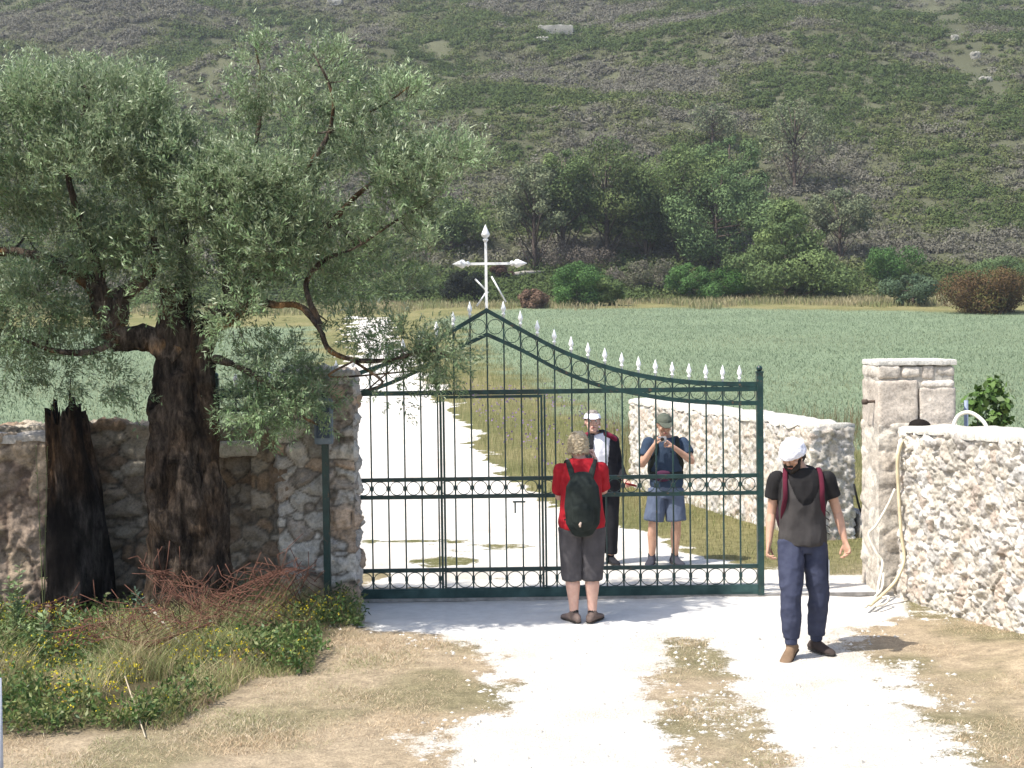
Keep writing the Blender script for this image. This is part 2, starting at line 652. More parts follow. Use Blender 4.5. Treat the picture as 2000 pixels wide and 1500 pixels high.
# ================================================================== STONE WALLS
PAL_WHITE = np.array([(.56, .51, .43), (.60, .56, .50), (.53, .47, .39), (.57, .53, .47), (.49, .45, .40), (.61, .58, .53), (.55, .46, .38), (.52, .49, .45), (.58, .53, .45)])
PAL_GREY = np.array([(.42, .39, .35), (.50, .46, .40), (.36, .31, .26), (.55, .51, .45), (.44, .33, .24), (.47, .44, .40)])
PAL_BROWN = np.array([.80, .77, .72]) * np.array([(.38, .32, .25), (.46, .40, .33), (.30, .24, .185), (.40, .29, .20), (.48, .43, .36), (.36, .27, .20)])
PAL_BLOCK = np.array([(.58, .51, .42), (.55, .49, .41), (.62, .56, .47)])


def stone_skin(V, Nn, size, amp, pal, mortar, seed, warp=.35, gap=.10, flat=None):
    p = V / np.array(size)
    wv = np.stack([fbm(V * 3.1 / max(size) * .3 + 9 * k, 3, seed + 11 * k) - .5 for k in range(3)], 1)
    p = p + wv * warp * 2
    F1, F2, idd, cen = voro(p, seed)
    e = F2 - F1
    inn = sstep(0, gap * 3.2, e)
    pro = (np.modf(idd * 7.31)[0] - .35)
    tilt = ((p - cen) * (np.stack([np.modf(idd * k)[0] for k in (13.7, 29.1, 51.3)], 1) - .5)).sum(1)
    rough = fbm(V * 14, 4, seed + 3) - .5
    rough2 = fbm(V * 40, 3, seed + 4) - .5
    d = amp * (inn * (.45 + .9 * pro + 1.8 * tilt) + rough * 1.5 + rough2 * .9 + (fbm(V * 85, 2, seed + 6) - .5) * .4)
    ci = (idd * len(pal)).astype(int) % len(pal)
    col = pal[ci] * (.86 + .3 * np.modf(idd * 91.7)[0])[:, None]
    st = fbm(V * 2.2, 4, seed + 8)[:, None]
    col = col * (.82 + .36 * st)
    mm = sstep(.0, gap, e)[:, None]
    col = col * mm + np.array(mortar) * (1 - mm)
    return V + Nn * d[:, None], col


def wall_mesh(p0, p1, h0, h1, th, res, size, amp, pal, mortar=(.42, .38, .32), seed=1, topn=.05, warp=.35, gap=.10, zb=-.25, cap=True, holes=None, side=1):
    """wall running p0 -> p1 (2D), its front face on that line; thickness goes to the 'side' of it"""
    p0 = np.array(p0, float); p1 = np.array(p1, float)
    L = np.linalg.norm(p1 - p0)
    ax = (p1 - p0) / L
    nr = np.array([ax[1], -ax[0]]) * side     # outward front normal
    nu = max(3, int(L / res))
    us = np.linspace(0, L, nu + 1)
    hs = h0 + (h1 - h0) * us / L + (fbm(np.stack([us * 1.7, us * 0, us * 0 + seed], 1), 4, seed) - .5) * topn * 2
    hmean = (h0 + h1) / 2
    nv = max(3, int((hmean - zb) / res)); nt_ = max(2, int(th / res))
    # profile parameters: front up, top across, back down
    prof = [(0, t, -1, 0) for t in np.linspace(0, 1, nv + 1)[:-1]] + [(s, 1, 0, 1) for s in np.linspace(0, 1, nt_ + 1)[:-1]] + [(1, t, 1, 0) for t in np.linspace(1, 0, nv + 1)]
    prof = np.array(prof)
    npf = len(prof)
    W = prof[:, 0] * th
    nn = np.stack([prof[:, 2], prof[:, 3]], 1)
    # rounded corner normals
    nn[nv] = (-.7, .7)
    nn[nv + nt_] = (.7, .7)
    U, K = np.meshgrid(us, np.arange(npf), indexing='ij')
    Hh = np.repeat(hs[:, None], npf, 1)
    tt = prof[:, 1][None, :]
    zz = np.where(tt >= 1, Hh, zb + (Hh - zb) * tt)
    ww = W[None, :] + 0 * U
    X = p0[0] + ax[0] * U - nr[0] * ww
    Y = p0[1] + ax[1] * U - nr[1] * ww
    V = np.stack([X, Y, zz], -1).reshape(-1, 3)
    Nn = np.stack([-nr[0] * nn[:, 0], -nr[1] * nn[:, 0], nn[:, 1]], 1)
    Nn = np.tile(Nn, (nu + 1, 1))
    loc = np.stack([U.ravel(), ww.ravel(), zz.ravel()], 1)
    D, col = stone_skin(loc, np.zeros_like(loc), size, amp, pal, mortar, seed, warp, gap)
    D2, _ = stone_skin(loc, np.tile([0, 0, 1.], (len(loc), 1)), size, amp, pal, mortar, seed, warp, gap)
    disp = (D2 - D)[:, 2]
    if holes:
        for (u0, z0, u1, z1, dep) in holes:
            m = (ww.ravel() < .02) & (U.ravel() > u0) & (U.ravel() < u1) & (zz.ravel() > z0) & (zz.ravel() < z1)
            disp[m] -= dep
    V = V + Nn * disp[:, None]
    mb = MB()
    Fs = []
    for i in range(nu):
        b0 = i * npf; b1 = b0 + npf
        for k in range(npf - 1):
            Fs.append((b0 + k, b1 + k, b1 + k + 1, b0 + k + 1) if side > 0 else (b0 + k, b0 + k + 1, b1 + k + 1, b1 + k))
    mb.add(V, Fs, col)
    # end caps as grids
    for e, base in ((0, 0), (1, nu * npf)):
        gv = []
        for a in range(nv + 1):
            for c in range(nt_ + 1):
                t = a / nv; s = c / nt_
                gv.append((s, t))
        gv = np.array(gv)
        Hq = hs[0] if e == 0 else hs[-1]
        uu = 0 if e == 0 else L
        z_ = zb + (Hq - zb) * gv[:, 1]
        w_ = gv[:, 0] * th
        l2 = np.stack([np.full(len(gv), uu), w_, z_], 1)
        D2, c2 = stone_skin(l2, np.tile([0, 0, 1.], (len(l2), 1)), size, amp, pal, mortar, seed, warp, gap)
        dd = (D2 - l2)[:, 2]
        sgn = -1 if e == 0 else 1
        Vq = np.stack([p0[0] + ax[0] * (uu + sgn * dd) - nr[0] * w_, p0[1] + ax[1] * (uu + sgn * dd) - nr[1] * w_, z_], 1)
        nc = nt_ + 1
        # snap borders to profile ends
        for a in range(nv + 1):
            Vq[a * nc] = V[base + a] if a < nv else V[base + nv]
            Vq[a * nc + nt_] = V[base + nv + nt_ + (nv - a)]
        for c in range(nt_ + 1):
            Vq[nv * nc + c] = V[base + nv + c]
        Fq = []
        for a in range(nv):
            for c in range(nt_):
                q_ = (a * nc + c, a * nc + c + 1, (a + 1) * nc + c + 1, (a + 1) * nc + c)
                Fq.append(q_ if (e == 0) == (side > 0) else q_[::-1])
        mb.add(Vq, Fq, c2)
    return mb


# right roadside wall: visible face looks left towards the track
RW0 = (3.66, 13.42); RW1 = (4.78, 9.2)
wall_mesh(RW1, RW0, 1.70, 1.56, .50, .011, (.125, .125, .14), .034, PAL_WHITE, (.50, .45, .37), 5, .02, .75, .07, side=-1).build('stone_wall', M_stone)
tag(bpy.context.scene.objects['stone_wall'], 'bright rough rubble wall of small white and pink stones in the right foreground', 'wall')
# pale mortar capping on it
def capstrip(p0, p1, h0, h1, th, ov, par, seed, t=.05, side=1, col=(.57, .54, .47)):
    p0 = np.array(p0); p1 = np.array(p1)
    L = np.linalg.norm(p1 - p0); ax = (p1 - p0) / L; nr = np.array([ax[1], -ax[0]]) * side
    n = int(L / .04)
    us = np.linspace(0, L, n)
    mb = MB()
    V = []
    sec = [(-ov, -.02), (-ov, t * .7), (-ov + .04, t), (th * .5, t * 1.15), (th + ov - .04, t), (th + ov, t * .7), (th + ov, -.02)]
    for i, u in enumerate(us):
        h = h0 + (h1 - h0) * u / L
        for k, (w, z) in enumerate(sec):
            ns = fbm(np.array([[u * 5, w * 5, seed + k * .3]]), 3, seed)[0] - .5
            V.append((p0[0] + ax[0] * u - nr[0] * (w + ns * .05), p0[1] + ax[1] * u - nr[1] * (w + ns * .05), h + z + ns * .09))
    m = len(sec)
    Fs = [(i * m + k, (i + 1) * m + k, (i + 1) * m + k + 1, i * m + k + 1) for i in range(n - 1) for k in range(m - 1)]
    Fs += [tuple(range(m)), tuple((n - 1) * m + k for k in range(m - 1, -1, -1))]
    mb.add(V, Fs, col)
    o = mb.build('capping', M_stone, par)
    bmx = bmesh.new(); bmx.from_mesh(o.data); bmesh.ops.recalc_face_normals(bmx, faces=bmx.faces); bmx.to_mesh(o.data); bmx.free()
    return o


capstrip(RW1, RW0, 1.715, 1.575, .50, .02, bpy.data.objects['stone_wall'], 3, .045, side=-1)

# wall behind the gate
BW0 = (3.58, 17.0); BW1 = (1.90, 22.9)
o = wall_mesh(BW1, BW0, 1.37, 1.33, .56, .02, (.13, .13, .12), .032, PAL_WHITE, (.50, .45, .37), 15, .05, .7, .08, side=1).build('stone_wall', M_stone)
tag(o, 'cream rubble wall behind the gate, beside the person in the green cap', 'wall')
capstrip(BW1, BW0, 1.385, 1.345, .56, .02, o, 8, .05, side=1)
# low stub
o = wall_mesh((4.2, 17.2), (6.4, 17.5), .28, .34, .4, .03, (.17, .17, .13), .04, PAL_GREY, seed=25, side=1).build('stone_wall', M_stone)
tag(o, 'knee-high grey stone kerb wall between the rubble wall and the right gate pillar', 'wall')


# pillars -----------------------------------------------------------
def block(mb, a, b, col, seed, res=.02, amp=.012, rad=.03):
    """a rough dressed block: rounded, noise-displaced box"""
    a = np.array(a, float); b = np.array(b, float)
    c = (a + b) / 2; hx = (b - a) / 2
    n = np.maximum(2, (2 * hx / res).astype(int))
    for axis in range(3):
        o1, o2 = [k for k in range(3) if k != axis]
        for sg in (-1, 1):
            s1, s2 = np.meshgrid(np.linspace(-1, 1, n[o1] + 1), np.linspace(-1, 1, n[o2] + 1), indexing='ij')
            p = np.zeros((s1.size, 3))
            p[:, axis] = sg * hx[axis]
            p[:, o1] = s1.ravel() * hx[o1]
            p[:, o2] = s2.ravel() * hx[o2]
            inner = np.clip(p, -(hx - rad), hx - rad)
            dv = p - inner
            ln = np.linalg.norm(dv, axis=1, keepdims=True)
            p = inner + dv / np.maximum(ln, 1e-9) * rad
            q = p + c
            nn = unit(dv)
            q = q + nn * ((fbm(q * 7, 4, seed) - .5)[:, None] * amp * 2.5 + (fbm(q * 30, 3, seed + 5) - .5)[:, None] * amp)
            cc = np.array(col) * (.8 + .4 * fbm(q * 4, 4, seed + 2))[:, None]
            m = n[o2] + 1
            Fq = []
            for i in range(n[o1]):
                for j in range(n[o2]):
                    f = (i * m + j, (i + 1) * m + j, (i + 1) * m + j + 1, i * m + j + 1)
                    flip = (sg > 0) ^ (axis == 1)
                    Fq.append(f if flip else f[::-1])
            mb.add(q, Fq, cc)


# right pillar
pr = P(1716, 1150, 13.62)
prx0 = pr.x; prx1 = P(1868, 1150, 13.62).x
py0, py1 = 13.60, 14.25
zt = P(1790, 703, 13.6).z
rp = thing('gate_pillar', 'tall square pale stone gate pillar standing behind the right foreground wall', 'pillar', (0, 0, 0))
wall_mesh((prx0, py0), (prx1, py0), 1.62, 1.62, py1 - py0, .018, (.30, .36, .20), .016, PAL_BLOCK, (.46, .42, .36), 33, .0, .35, .08).build('lower_masonry', M_stone, rp)
mb = MB()
xm = prx0 + (prx1 - prx0) * .52
zA = P(1790, 842, 13.6).z; zB = P(1790, 742, 13.6).z
# two upright blocks over a small dark arch patch
block(mb, (prx0, py0, zA + .02), (xm - .005, py1, zB), (.56, .49, .41), 3)
block(mb, (xm + .005, py0 + .01, zA + .02), (prx1, py1, zB - .07), (.60, .53, .45), 5)
mb.build('dressed_block', M_stone, rp)
mb = MB()
wdt = prx1 - prx0
k = 0
for (u0, u1, z0, z1) in [(0, .30, zB + .01, zt - .04), (.31, .55, zB + .02, zt - .06), (.56, .74, zB + .0, zt - .045), (.75, 1.0, zB + .03, zt - .06), (.55, 1.0, zB - .06, zB - .005)]:
    block(mb, (prx0 + u0 * wdt, py0 + .005, z0), (prx0 + u1 * wdt - .008, py1, z1), [(.60, .54, .46), (.66, .60, .52), (.54, .48, .41)][k % 3], 7 + k, .018, .016, .04)
    k += 1
block(mb, (prx0 + .01, py0 + .03, zB - .1), (prx1 - .015, py1 - .01, zt - .06), (.48, .44, .38), 20)
mb.build('top_course', M_stone, rp)
mb = MB()
block(mb, (prx0 - .005, py0 - .005, zt - .055), (prx1 + .005, py1, zt), (.70, .67, .60), 12, .02, .008, .015)
mb.build('capping', M_stone, rp)
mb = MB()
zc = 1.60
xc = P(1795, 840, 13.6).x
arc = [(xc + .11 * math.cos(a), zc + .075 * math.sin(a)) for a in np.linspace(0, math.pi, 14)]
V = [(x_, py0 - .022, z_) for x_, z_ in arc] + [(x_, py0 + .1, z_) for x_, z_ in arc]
mb.add(V, [tuple(range(13, -1, -1)), tuple(range(14, 28))] + [(i, i + 1, i + 15, i + 14) for i in range(13)], (.018, .014, .012))  # solid near-black patch; the hole's shade is put into its colour
mb.build('dark_arch_patch', M_stone, rp)
mb = MB()
mb.tube([P(1688, 785, 13.75), P(1722, 783, 13.75)], .014, 8)
mb.tube([P(1684, 785, 13.75), P(1694, 785, 13.75)], .026, 8)
mb.build('iron_pin', M_bark2, rp)

# left pillar
M_dark = mottled('dark_soot', (.01, .009, .008), (.03, .025, .02), 10)
lp = thing('gate_pillar', 'mottled grey stone gate pillar left of the gate, half shaded by the olive tree', 'pillar', (0, 0, 0))
lx0 = P(548, 1150, 13.1).x; lx1 = P(696, 1150, 13.1).x
lzt = P(620, 728, 13.1).z
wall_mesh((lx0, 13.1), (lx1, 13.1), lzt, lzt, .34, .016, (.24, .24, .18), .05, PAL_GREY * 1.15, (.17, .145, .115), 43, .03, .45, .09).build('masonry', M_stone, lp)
# left wall with a niche
LW0 = (P(-260, 1000, 13.2).x, 13.2); LW1 = (lx0 + .08, 13.15)
Lw = math.hypot(LW1[0] - LW0[0], LW1[1] - LW0[1])
nx0 = P(432, 900, 13.3).x - LW0[0]; nx1 = P(492, 900, 13.3).x - LW0[0]
nz0 = P(460, 985, 13.3).z; nz1 = P(460, 885, 13.3).z
lw = thing('stone_wall', 'shaded brown field-stone wall behind the olive trunk, left of the gate', 'wall')
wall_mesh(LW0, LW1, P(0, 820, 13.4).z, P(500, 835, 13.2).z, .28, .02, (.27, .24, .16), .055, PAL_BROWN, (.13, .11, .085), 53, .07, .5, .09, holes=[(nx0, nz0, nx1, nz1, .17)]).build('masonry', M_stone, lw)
mb = MB()
block(mb, (P(424, 860, 13.1).x, 13.02, nz1 - .01), (P(503, 860, 13.1).x, 13.35, nz1 + .13), (.50, .46, .38), 31, .02, .02, .03)
mb.build('lintel', M_stone, lw)

# rough standing block on the far left
mb = MB()
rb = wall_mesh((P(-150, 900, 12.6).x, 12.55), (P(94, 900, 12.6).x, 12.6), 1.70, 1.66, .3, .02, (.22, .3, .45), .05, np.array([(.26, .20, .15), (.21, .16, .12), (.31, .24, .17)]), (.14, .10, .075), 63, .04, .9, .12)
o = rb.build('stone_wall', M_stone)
tag(o, 'brown rough-faced wall end at the left picture edge beside the charred stump', 'wall')
capstrip((P(-150, 900, 12.6).x, 12.55), (P(94, 900, 12.6).x, 12.6), 1.70, 1.66, .3, .015, o, 9, .05, col=(.42, .38, .33))

# ================================================================== OLIVE TREE
D0 = 12.3


def gnarl(pts, rad, seg=20, n=8, amp=.35, seed=1, fr=3.0, ridges=7, colf=None):
    pts = crv(pts, n)
    m = len(pts)
    rad = np.interp(np.linspace(0, 1, m), np.linspace(0, 1, len(rad)), rad)
    V, Fq = loft(pts, list(rad), seg)
    c = np.repeat(np.array([tuple(p) for p in pts]), seg, 0)
    d = V - c
    dl = np.linalg.norm(d, axis=1, keepdims=True)
    ang = np.tile(np.arange(seg) * 2 * math.pi / seg, m)
    tt = np.repeat(np.linspace(0, 1, m), seg)
    rg = np.sin(ang * ridges + 5 * tt + seed + 3 * fbm(c * 1.5, 2, seed)) * .5
    f = 1 + amp * ((fbm(V * fr, 4, seed) - .5) * 2.0 + rg * .35 + (fbm(V * fr * np.array([5, 5, 1.6]), 4, seed + 2) - .5) * 1.1 - .9 * sstep(.60, .72, fbm(V * fr * np.array([2.2, 2.2, .7]), 3, seed + 4)))
    V = c + d * f[:, None]
    k = fbm(V * 5, 4, seed + 7)[:, None]
    k = k * sstep(-.25, .35, f - 1)[:, None] if False else k
    col = np.array([.035, .026, .020]) * (1 - k) + np.array([.13, .10, .075]) * k
    o_ = sstep(.50, .66, fbm(V * 5.4, 4, seed + 9))[:, None]
    if colf: o_ = o_ * colf
    else: o_ = o_ * .15
    col = col * (1 - o_) + np.array([.24, .125, .045]) * o_
    return V, Fq, col


olive = thing('olive_tree', 'old gnarled olive tree with silvery crown in the left foreground', 'tree', (P(375, 1150, D0).x, D0, 0))
OL = Vector(olive.location)


def loc(o_, root):
    """meshes are written in world space; shift them under their thing"""
    o_.location = -Vector(root.location)
    return o_


T = MB()
B = lambda *a: [P(x_, y_, D0 + (d_ if d_ else 0)) for x_, y_, d_ in a]
V, Fq, c = gnarl(B((372, 1240, 0), (375, 1150, 0), (372, 1060, 0), (362, 960, 0), (350, 860, .02), (348, 780, .03), (350, 700, .03), (346, 630, .03), (344, 562, .03)), [.34, .32, .295, .295, .285, .245, .20, .15, .115], 48, 14, .42, 3, 3.0, 5)
T.add(V, Fq, c)
# second hollow shell leaning right and a root flare
V, Fq, c = gnarl(B((415, 1230, -.05), (412, 1120, -.08), (412, 1000, -.08), (398, 880, -.05), (392, 780, 0), (392, 680, .02), (402, 610, .02)), [.20, .17, .15, .14, .13, .11, .10], 28, 12, .45, 8, 4)
T.add(V, Fq, c)
V, Fq, c = gnarl(B((318, 1220, -.06), (325, 1100, -.1), (325, 980, -.1), (312, 870, -.06), (308, 790, 0)), [.18, .15, .13, .10, .06], 22, 10, .5, 12, 4)
T.add(V, Fq, c)
loc(T.build('trunk', M_bark, olive), olive)
# limbs (kept as skeleton nodes too)
limbs = [
    ([(345, 700, 0), (300, 665, 0), (245, 655, -.05), (215, 610, -.05), (196, 560, -.1), (150, 530, -.1), (95, 515, -.1), (40, 500, 0), (-40, 480, 0), (-140, 430, .1)], [.13, .12, .13, .12, .09, .08, .07, .055, .045, .02]),
    ([(232, 628, -.05), (240, 580, -.1), (275, 552, -.1), (300, 520, 0), (310, 450, .1), (290, 350, .2), (300, 250, .2), (320, 180, .2)], [.11, .085, .07, .06, .045, .035, .022, .012]),
    ([(196, 560, -.1), (185, 520, -.2), (150, 420, -.2), (130, 320, -.3), (170, 220, -.3), (180, 150, -.3)], [.07, .06, .045, .035, .025, .012]),
    ([(392, 690, .02), (420, 630, -.1), (450, 585, -.15), (500, 548, -.15), (540, 500, -.2), (560, 430, -.2), (590, 350, -.2), (640, 260, -.2), (650, 180, -.2), (610, 100, -.2)], [.10, .085, .07, .06, .05, .042, .034, .026, .018, .008]),
    ([(420, 630, -.1), (450, 560, .2), (440, 470, .3), (470, 370, .3), (500, 260, .3), (505, 150, .3), (495, 70, .3)], [.07, .06, .05, .04, .03, .018, .008]),
    ([(392, 650, 0), (440, 630, -.2), (490, 590, -.35), (540, 592, -.4), (590, 600, -.4), (628, 640, -.4), (645, 690, -.42), (690, 705, -.4), (760, 708, -.4), (830, 690, -.35), (890, 700, -.3)], [.08, .065, .05, .045, .042, .038, .034, .028, .022, .016, .008]),
    ([(628, 640, -.4), (605, 580, -.4), (600, 540, -.3), (640, 505, -.3), (700, 480, -.3), (770, 430, -.3), (830, 400, -.3)], [.035, .034, .03, .027, .022, .016, .008]),
    ([(540, 500, -.2), (620, 450, 0), (700, 380, .1), (780, 330, .1), (860, 300, .1), (940, 320, .1)], [.045, .038, .03, .022, .014, .006]),
    ([(640, 260, -.2), (700, 230, -.1), (760, 190, 0), (810, 160, 0)], [.022, .017, .012, .006]),
    ([(345, 600, 0), (350, 520, .3), (360, 430, .5), (330, 330, .5), (240, 260, .5)], [.08, .06, .045, .03, .012]),
    ([(690, 705, -.4), (750, 740, -.4), (720, 760, -.35), (840, 660, -.2)], [.02, .016, .01, .006]),
    ([(420, 700, -.1), (470, 720, -.3), (520, 760, -.4), (570, 800, -.4), (620, 830, -.4)], [.05, .04, .03, .02, .01]),
    ([(245, 655, -.05), (180, 680, -.3), (110, 680, -.4), (40, 660, -.4)], [.05, .04, .028, .012]),
    ([(700, 700, -.4), (640, 735, -.3), (760, 735, .1), (840, 720, .1)], [.015, .014, .010, .006]),
]
T = MB()
nodes = []
for li, (pp, rr) in enumerate(limbs):
    w_ = B(*pp)
    for i, p_ in enumerate(w_):
        if 0 < i < len(w_) - 1: p_ += Vector((random.uniform(-.03, .03), random.uniform(-.05, .05), random.uniform(-.03, .03)))
    cf = .85 if li in (0, 1, 5) else .4
    rr = [a * (.92 if a > .08 else .74) for a in rr]
    V, Fq, c = gnarl(w_, rr, 12, 7, .45, 20 + li, 7, 3, cf)
    T.add(V, Fq, c * 1.7 + .01)
    cc = crv(w_, 5)
    r2 = np.interp(np.linspace(0, 1, len(cc)), np.linspace(0, 1, len(rr)), rr)
    nodes += [(np.array(q_), r_) for q_, r_ in zip(cc, r2)]
loc(T.build('limbs', M_bark, olive), olive)

blobs = [(210, 590, 60, 35, .45), (300, 560, 50, 35, .5), (480, 580, 70, 35, .5), (640, 610, 50, 40, .35), (600, 760, 70, 60, .7), (510, 820, 50, 40, .7), (110, 730, 60, 50, .6), (350, 330, 85, 90, 1.0), (520, 470, 130, 85, 1.1), (660, 460, 110, 80, 1.0), (280, 480, 95, 70, 1.0), (200, 540, 80, 60, .8), (420, 560, 90, 55, .9), (700, 560, 90, 55, 1.0), (520, 330, 110, 90, .9), (170, 330, 130, 90, .9), (840, 480, 30, 60, .9), (170, 225, 165, 105, .9), (60, 190, 80, 75, .8), (300, 215, 45, 75, 1.0), (50, 350, 120, 110, .8), (225, 370, 125, 110, 1.1), (505, 110, 48, 75, .9), (620, 140, 78, 65, 1.0), (570, 250, 120, 80, .9), (455, 230, 65, 75, 1.0),
         (785, 190, 55, 50, 1.0), (730, 290, 90, 65, .9), (870, 310, 80, 38, 1.1), (600, 385, 150, 100, 1.0), (775, 430, 90, 95, 1.0), (425, 390, 110, 90, 1.0), (120, 470, 130, 80, .8), (60, 610, 95, 100, 1.0), (160, 650, 65, 65, .9),
         (390, 500, 90, 55, .9), (610, 530, 120, 62, .8), (780, 545, 80, 55, 1.1), (470, 640, 60, 85, .9), (545, 715, 80, 70, .9), (570, 800, 80, 50, .9), (470, 790, 40, 60, 1.1), (770, 665, 85, 45, 1.3), (865, 700, 52, 60, 1.2), (700, 640, 45, 45, .9),
         (225, 745, 35, 50, .9), (20, 720, 80, 60, .7), (-120, 300, 140, 200, .7), (-130, 560, 120, 150, .7), (690, 210, 60, 50, .8), (300, 470, 60, 60, .8), (760, 760, 60, 40, .45), (800, 350, 90, 60, .7), (330, 600, 30, 30, .8), (270, 770, 30, 35, .5), (120, 760, 50, 40, .5)]
twp = []
twd = []
rb_ = np.random.default_rng(11)
for (bx, by, rx, ry, den) in blobs:
    rx = max(rx * .6, rx - 14); ry = max(ry * .6, ry - 12)
    n_ = int(den * rx * ry * .0185 * (4.2 if by < 470 else 3.5))
    dep = .38 if by > 600 else .75
    cd = D0 - .12 + rb_.uniform(-.3, .3) + (-.25 if by > 600 and bx > 420 else 0)
    if bx > 700 and by > 600: cd = D0 - .15
    for _ in range(n_):
        v_ = rb_.normal(size=3)
        v_ /= np.linalg.norm(v_)
        rr_ = rb_.uniform(.25, 1) ** .6
        q_ = P(bx + v_[0] * rx * rr_, by - v_[2] * ry * rr_, cd + v_[1] * dep * rr_)
        twp.append(q_[:])
        twd.append((v_[0], v_[1] * .7, v_[2] * .8 + (.75 if by < 560 else -.1)))
twp = np.array(twp)
twd = unit(np.array(twd) + rb_.normal(size=(len(twd), 3)) * .38)
# knock gaps by 3D noise
keep = fbm(twp * 2.4, 3, 77) + rb_.uniform(-.045, .045, len(twp)) > .452
twp, twd = twp[keep], twd[keep]
nT = len(twp)
print('twigs', nT)
# fine branching: join cluster tips to skeleton nodes, nearest first
T = MB()
npos = np.array([n_[0] for n_ in nodes]); nr_ = np.array([n_[1] for n_ in nodes])
tips = twp[rb_.permutation(nT)[:520]]
dn = np.array([np.min(np.linalg.norm(npos - t, axis=1)) for t in tips])
pl = list(npos); rl = list(nr_)
for t in tips[np.argsort(dn)]:
    A = np.array(pl)
    dd = np.linalg.norm(A - t, axis=1)
    j = int(np.argmin(dd))
    if dd[j] < .06: continue
    a = A[j]; r0 = min(rl[j] * .6, .014)
    mid = (a + t) / 2 + rb_.normal(size=3) * .12 * dd[j]
    pts_ = crv([a, mid, t], 3)
    T.tube(pts_, list(np.linspace(r0, max(.0025, r0 * .4), len(pts_))), 5, (.16, .14, .11))
    for k_, q_ in enumerate(pts_[1:]):
        pl.append(np.array(q_)); rl.append(r0 * (.9 - .08 * k_))
# twig stems
base = twp
tl = rb_.uniform(.12, .27, nT)
for i in range(0, nT, 2):
    a = twp[i] - twd[i] * .05
    T.add(*(lambda a, e, s: (np.array([a - s, a + s, e, ]), [(0, 1, 2)]))(a, twp[i] + twd[i] * tl[i] + np.array([0, 0, -.02]), np.array([.0022, .001, 0])), (.17, .16, .11))
loc(T.build('branchlets', M_bark, olive), olive)
# leaves
K = 24
t_ = np.tile(np.linspace(.0, 1.0, K), nT) + rb_.uniform(-.02, .02, nT * K)
bi = np.repeat(np.arange(nT), K)
dv = twd[bi]
pos = twp[bi] + dv * (tl[bi] * t_)[:, None] + np.array([0, 0, -.07]) * (t_ ** 2 * tl[bi] * .9)[:, None] + rb_.normal(size=(nT * K, 3)) * .012
side = rb_.normal(size=(nT * K, 3))
side = unit(side - dv * (side * dv).sum(1)[:, None])
ld = unit(dv * .75 + side * .8 + np.array([0, 0, .12]))
nrm = unit(rb_.normal(size=(nT * K, 3)) * .5 + np.array([-.3, -.2, 1.0]))
ln = rb_.uniform(.034, .062, nT * K)
Vl = leafquads(pos, ld, ln, ln * .24, rb_, nrm)
pn = (fbm(twp * 2.6, 3, 5)[bi] - .5) * 1.9 + .5
cl = np.array([.118, .182, .075]) * (.75 + .9 * pn)[:, None] * rb_.uniform(.75, 1.3, nT * K)[:, None]
gsh = rb_.uniform(0, 1, nT * K)[:, None] ** 2 * .8
cl = cl * (1 - gsh * .6) + np.array([.30, .34, .22]) * gsh * .6
yg = (sstep(.72, 1.0, t_) * (twd[bi][:, 2] > .1) * rb_.uniform(.2, 1, nT * K))[:, None]
cl = cl * (1 - yg) + np.array([.50, .54, .38]) * yg
me = fast_mesh('crown', Vl, 4, cl)
loc(link('crown', me, M_leaf_olive, olive, False), olive)

# ================================================================== GATE
GD = 13.5
gate = thing('iron_gate', 'dark green wrought iron sliding gate with white spear points and a white cross', 'gate', (P(958, 1165, GD).x, GD, 0))
gl = Vector(gate.location)


def gp(px, py, dy=0):
    q_ = P(px, py, GD)
    return Vector((q_.x - gl.x, dy, q_.z))


Zt = gp(958, 766).z; Zm1 = gp(958, 935).z; Zm2 = gp(958, 969).z; Zb1 = gp(958, 1112).z; Zb2 = gp(958, 1147).z; Zbot = gp(958, 1166).z
SP = (P(1450, 760, GD).x - P(958, 760, GD).x) / 15
HW = SP * 16
topa = [(956, 606), (1023, 647), (1093, 684), (1159, 709), (1226, 728), (1289, 740), (1355, 747), (1418, 750), (1484, 750)]
lowa = [(958, 653), (1023, 686), (1093, 723), (1159, 749), (1205, 761), (1289, 777), (1355, 784), (1418, 787), (1484, 787)]
TA = [gp(*q_) for q_ in topa]; LA = [gp(*q_) for q_ in lowa]
TA[0].x = 0; LA[0].x = 0
tax = [q_.x for q_ in TA]; taz = [q_.z for q_ in TA]
lax = [q_.x for q_ in LA]; laz = [q_.z for q_ in LA]
ztop = lambda x_: float(np.interp(abs(x_), tax, taz))
zlow = lambda x_: float(np.interp(abs(x_), lax, laz))


def rail(name, z0, z1, x0=-HW, x1=HW, t=.02, mat=M_green, par=gate, y0=0):
    mb_ = MB()
    mb_.box((x0, y0 - t, z0), (x1, y0 + t, z1))
    return mb_.build(name, mat, par, False)


rail('rail', Zt - .022, Zt + .022)
rail('rail', Zm1 - .018, Zm1 + .018, t=.018)
rail('rail', Zm2 - .018, Zm2 + .018, t=.018)
rail('rail', Zb1 - .018, Zb1 + .018, t=.018)
mb = MB()
mb.box((-HW, -.025, Zbot), (HW, .025, Zb2 - .005))
# pressed ribs
for i in range(-15, 16, 2):
    mb.box((i * SP - .10, -.029, Zbot + .02), (i * SP + .10, -.0251, Zb2 - .025))
mb.build('bottom_plate', M_green_plate, gate, False)


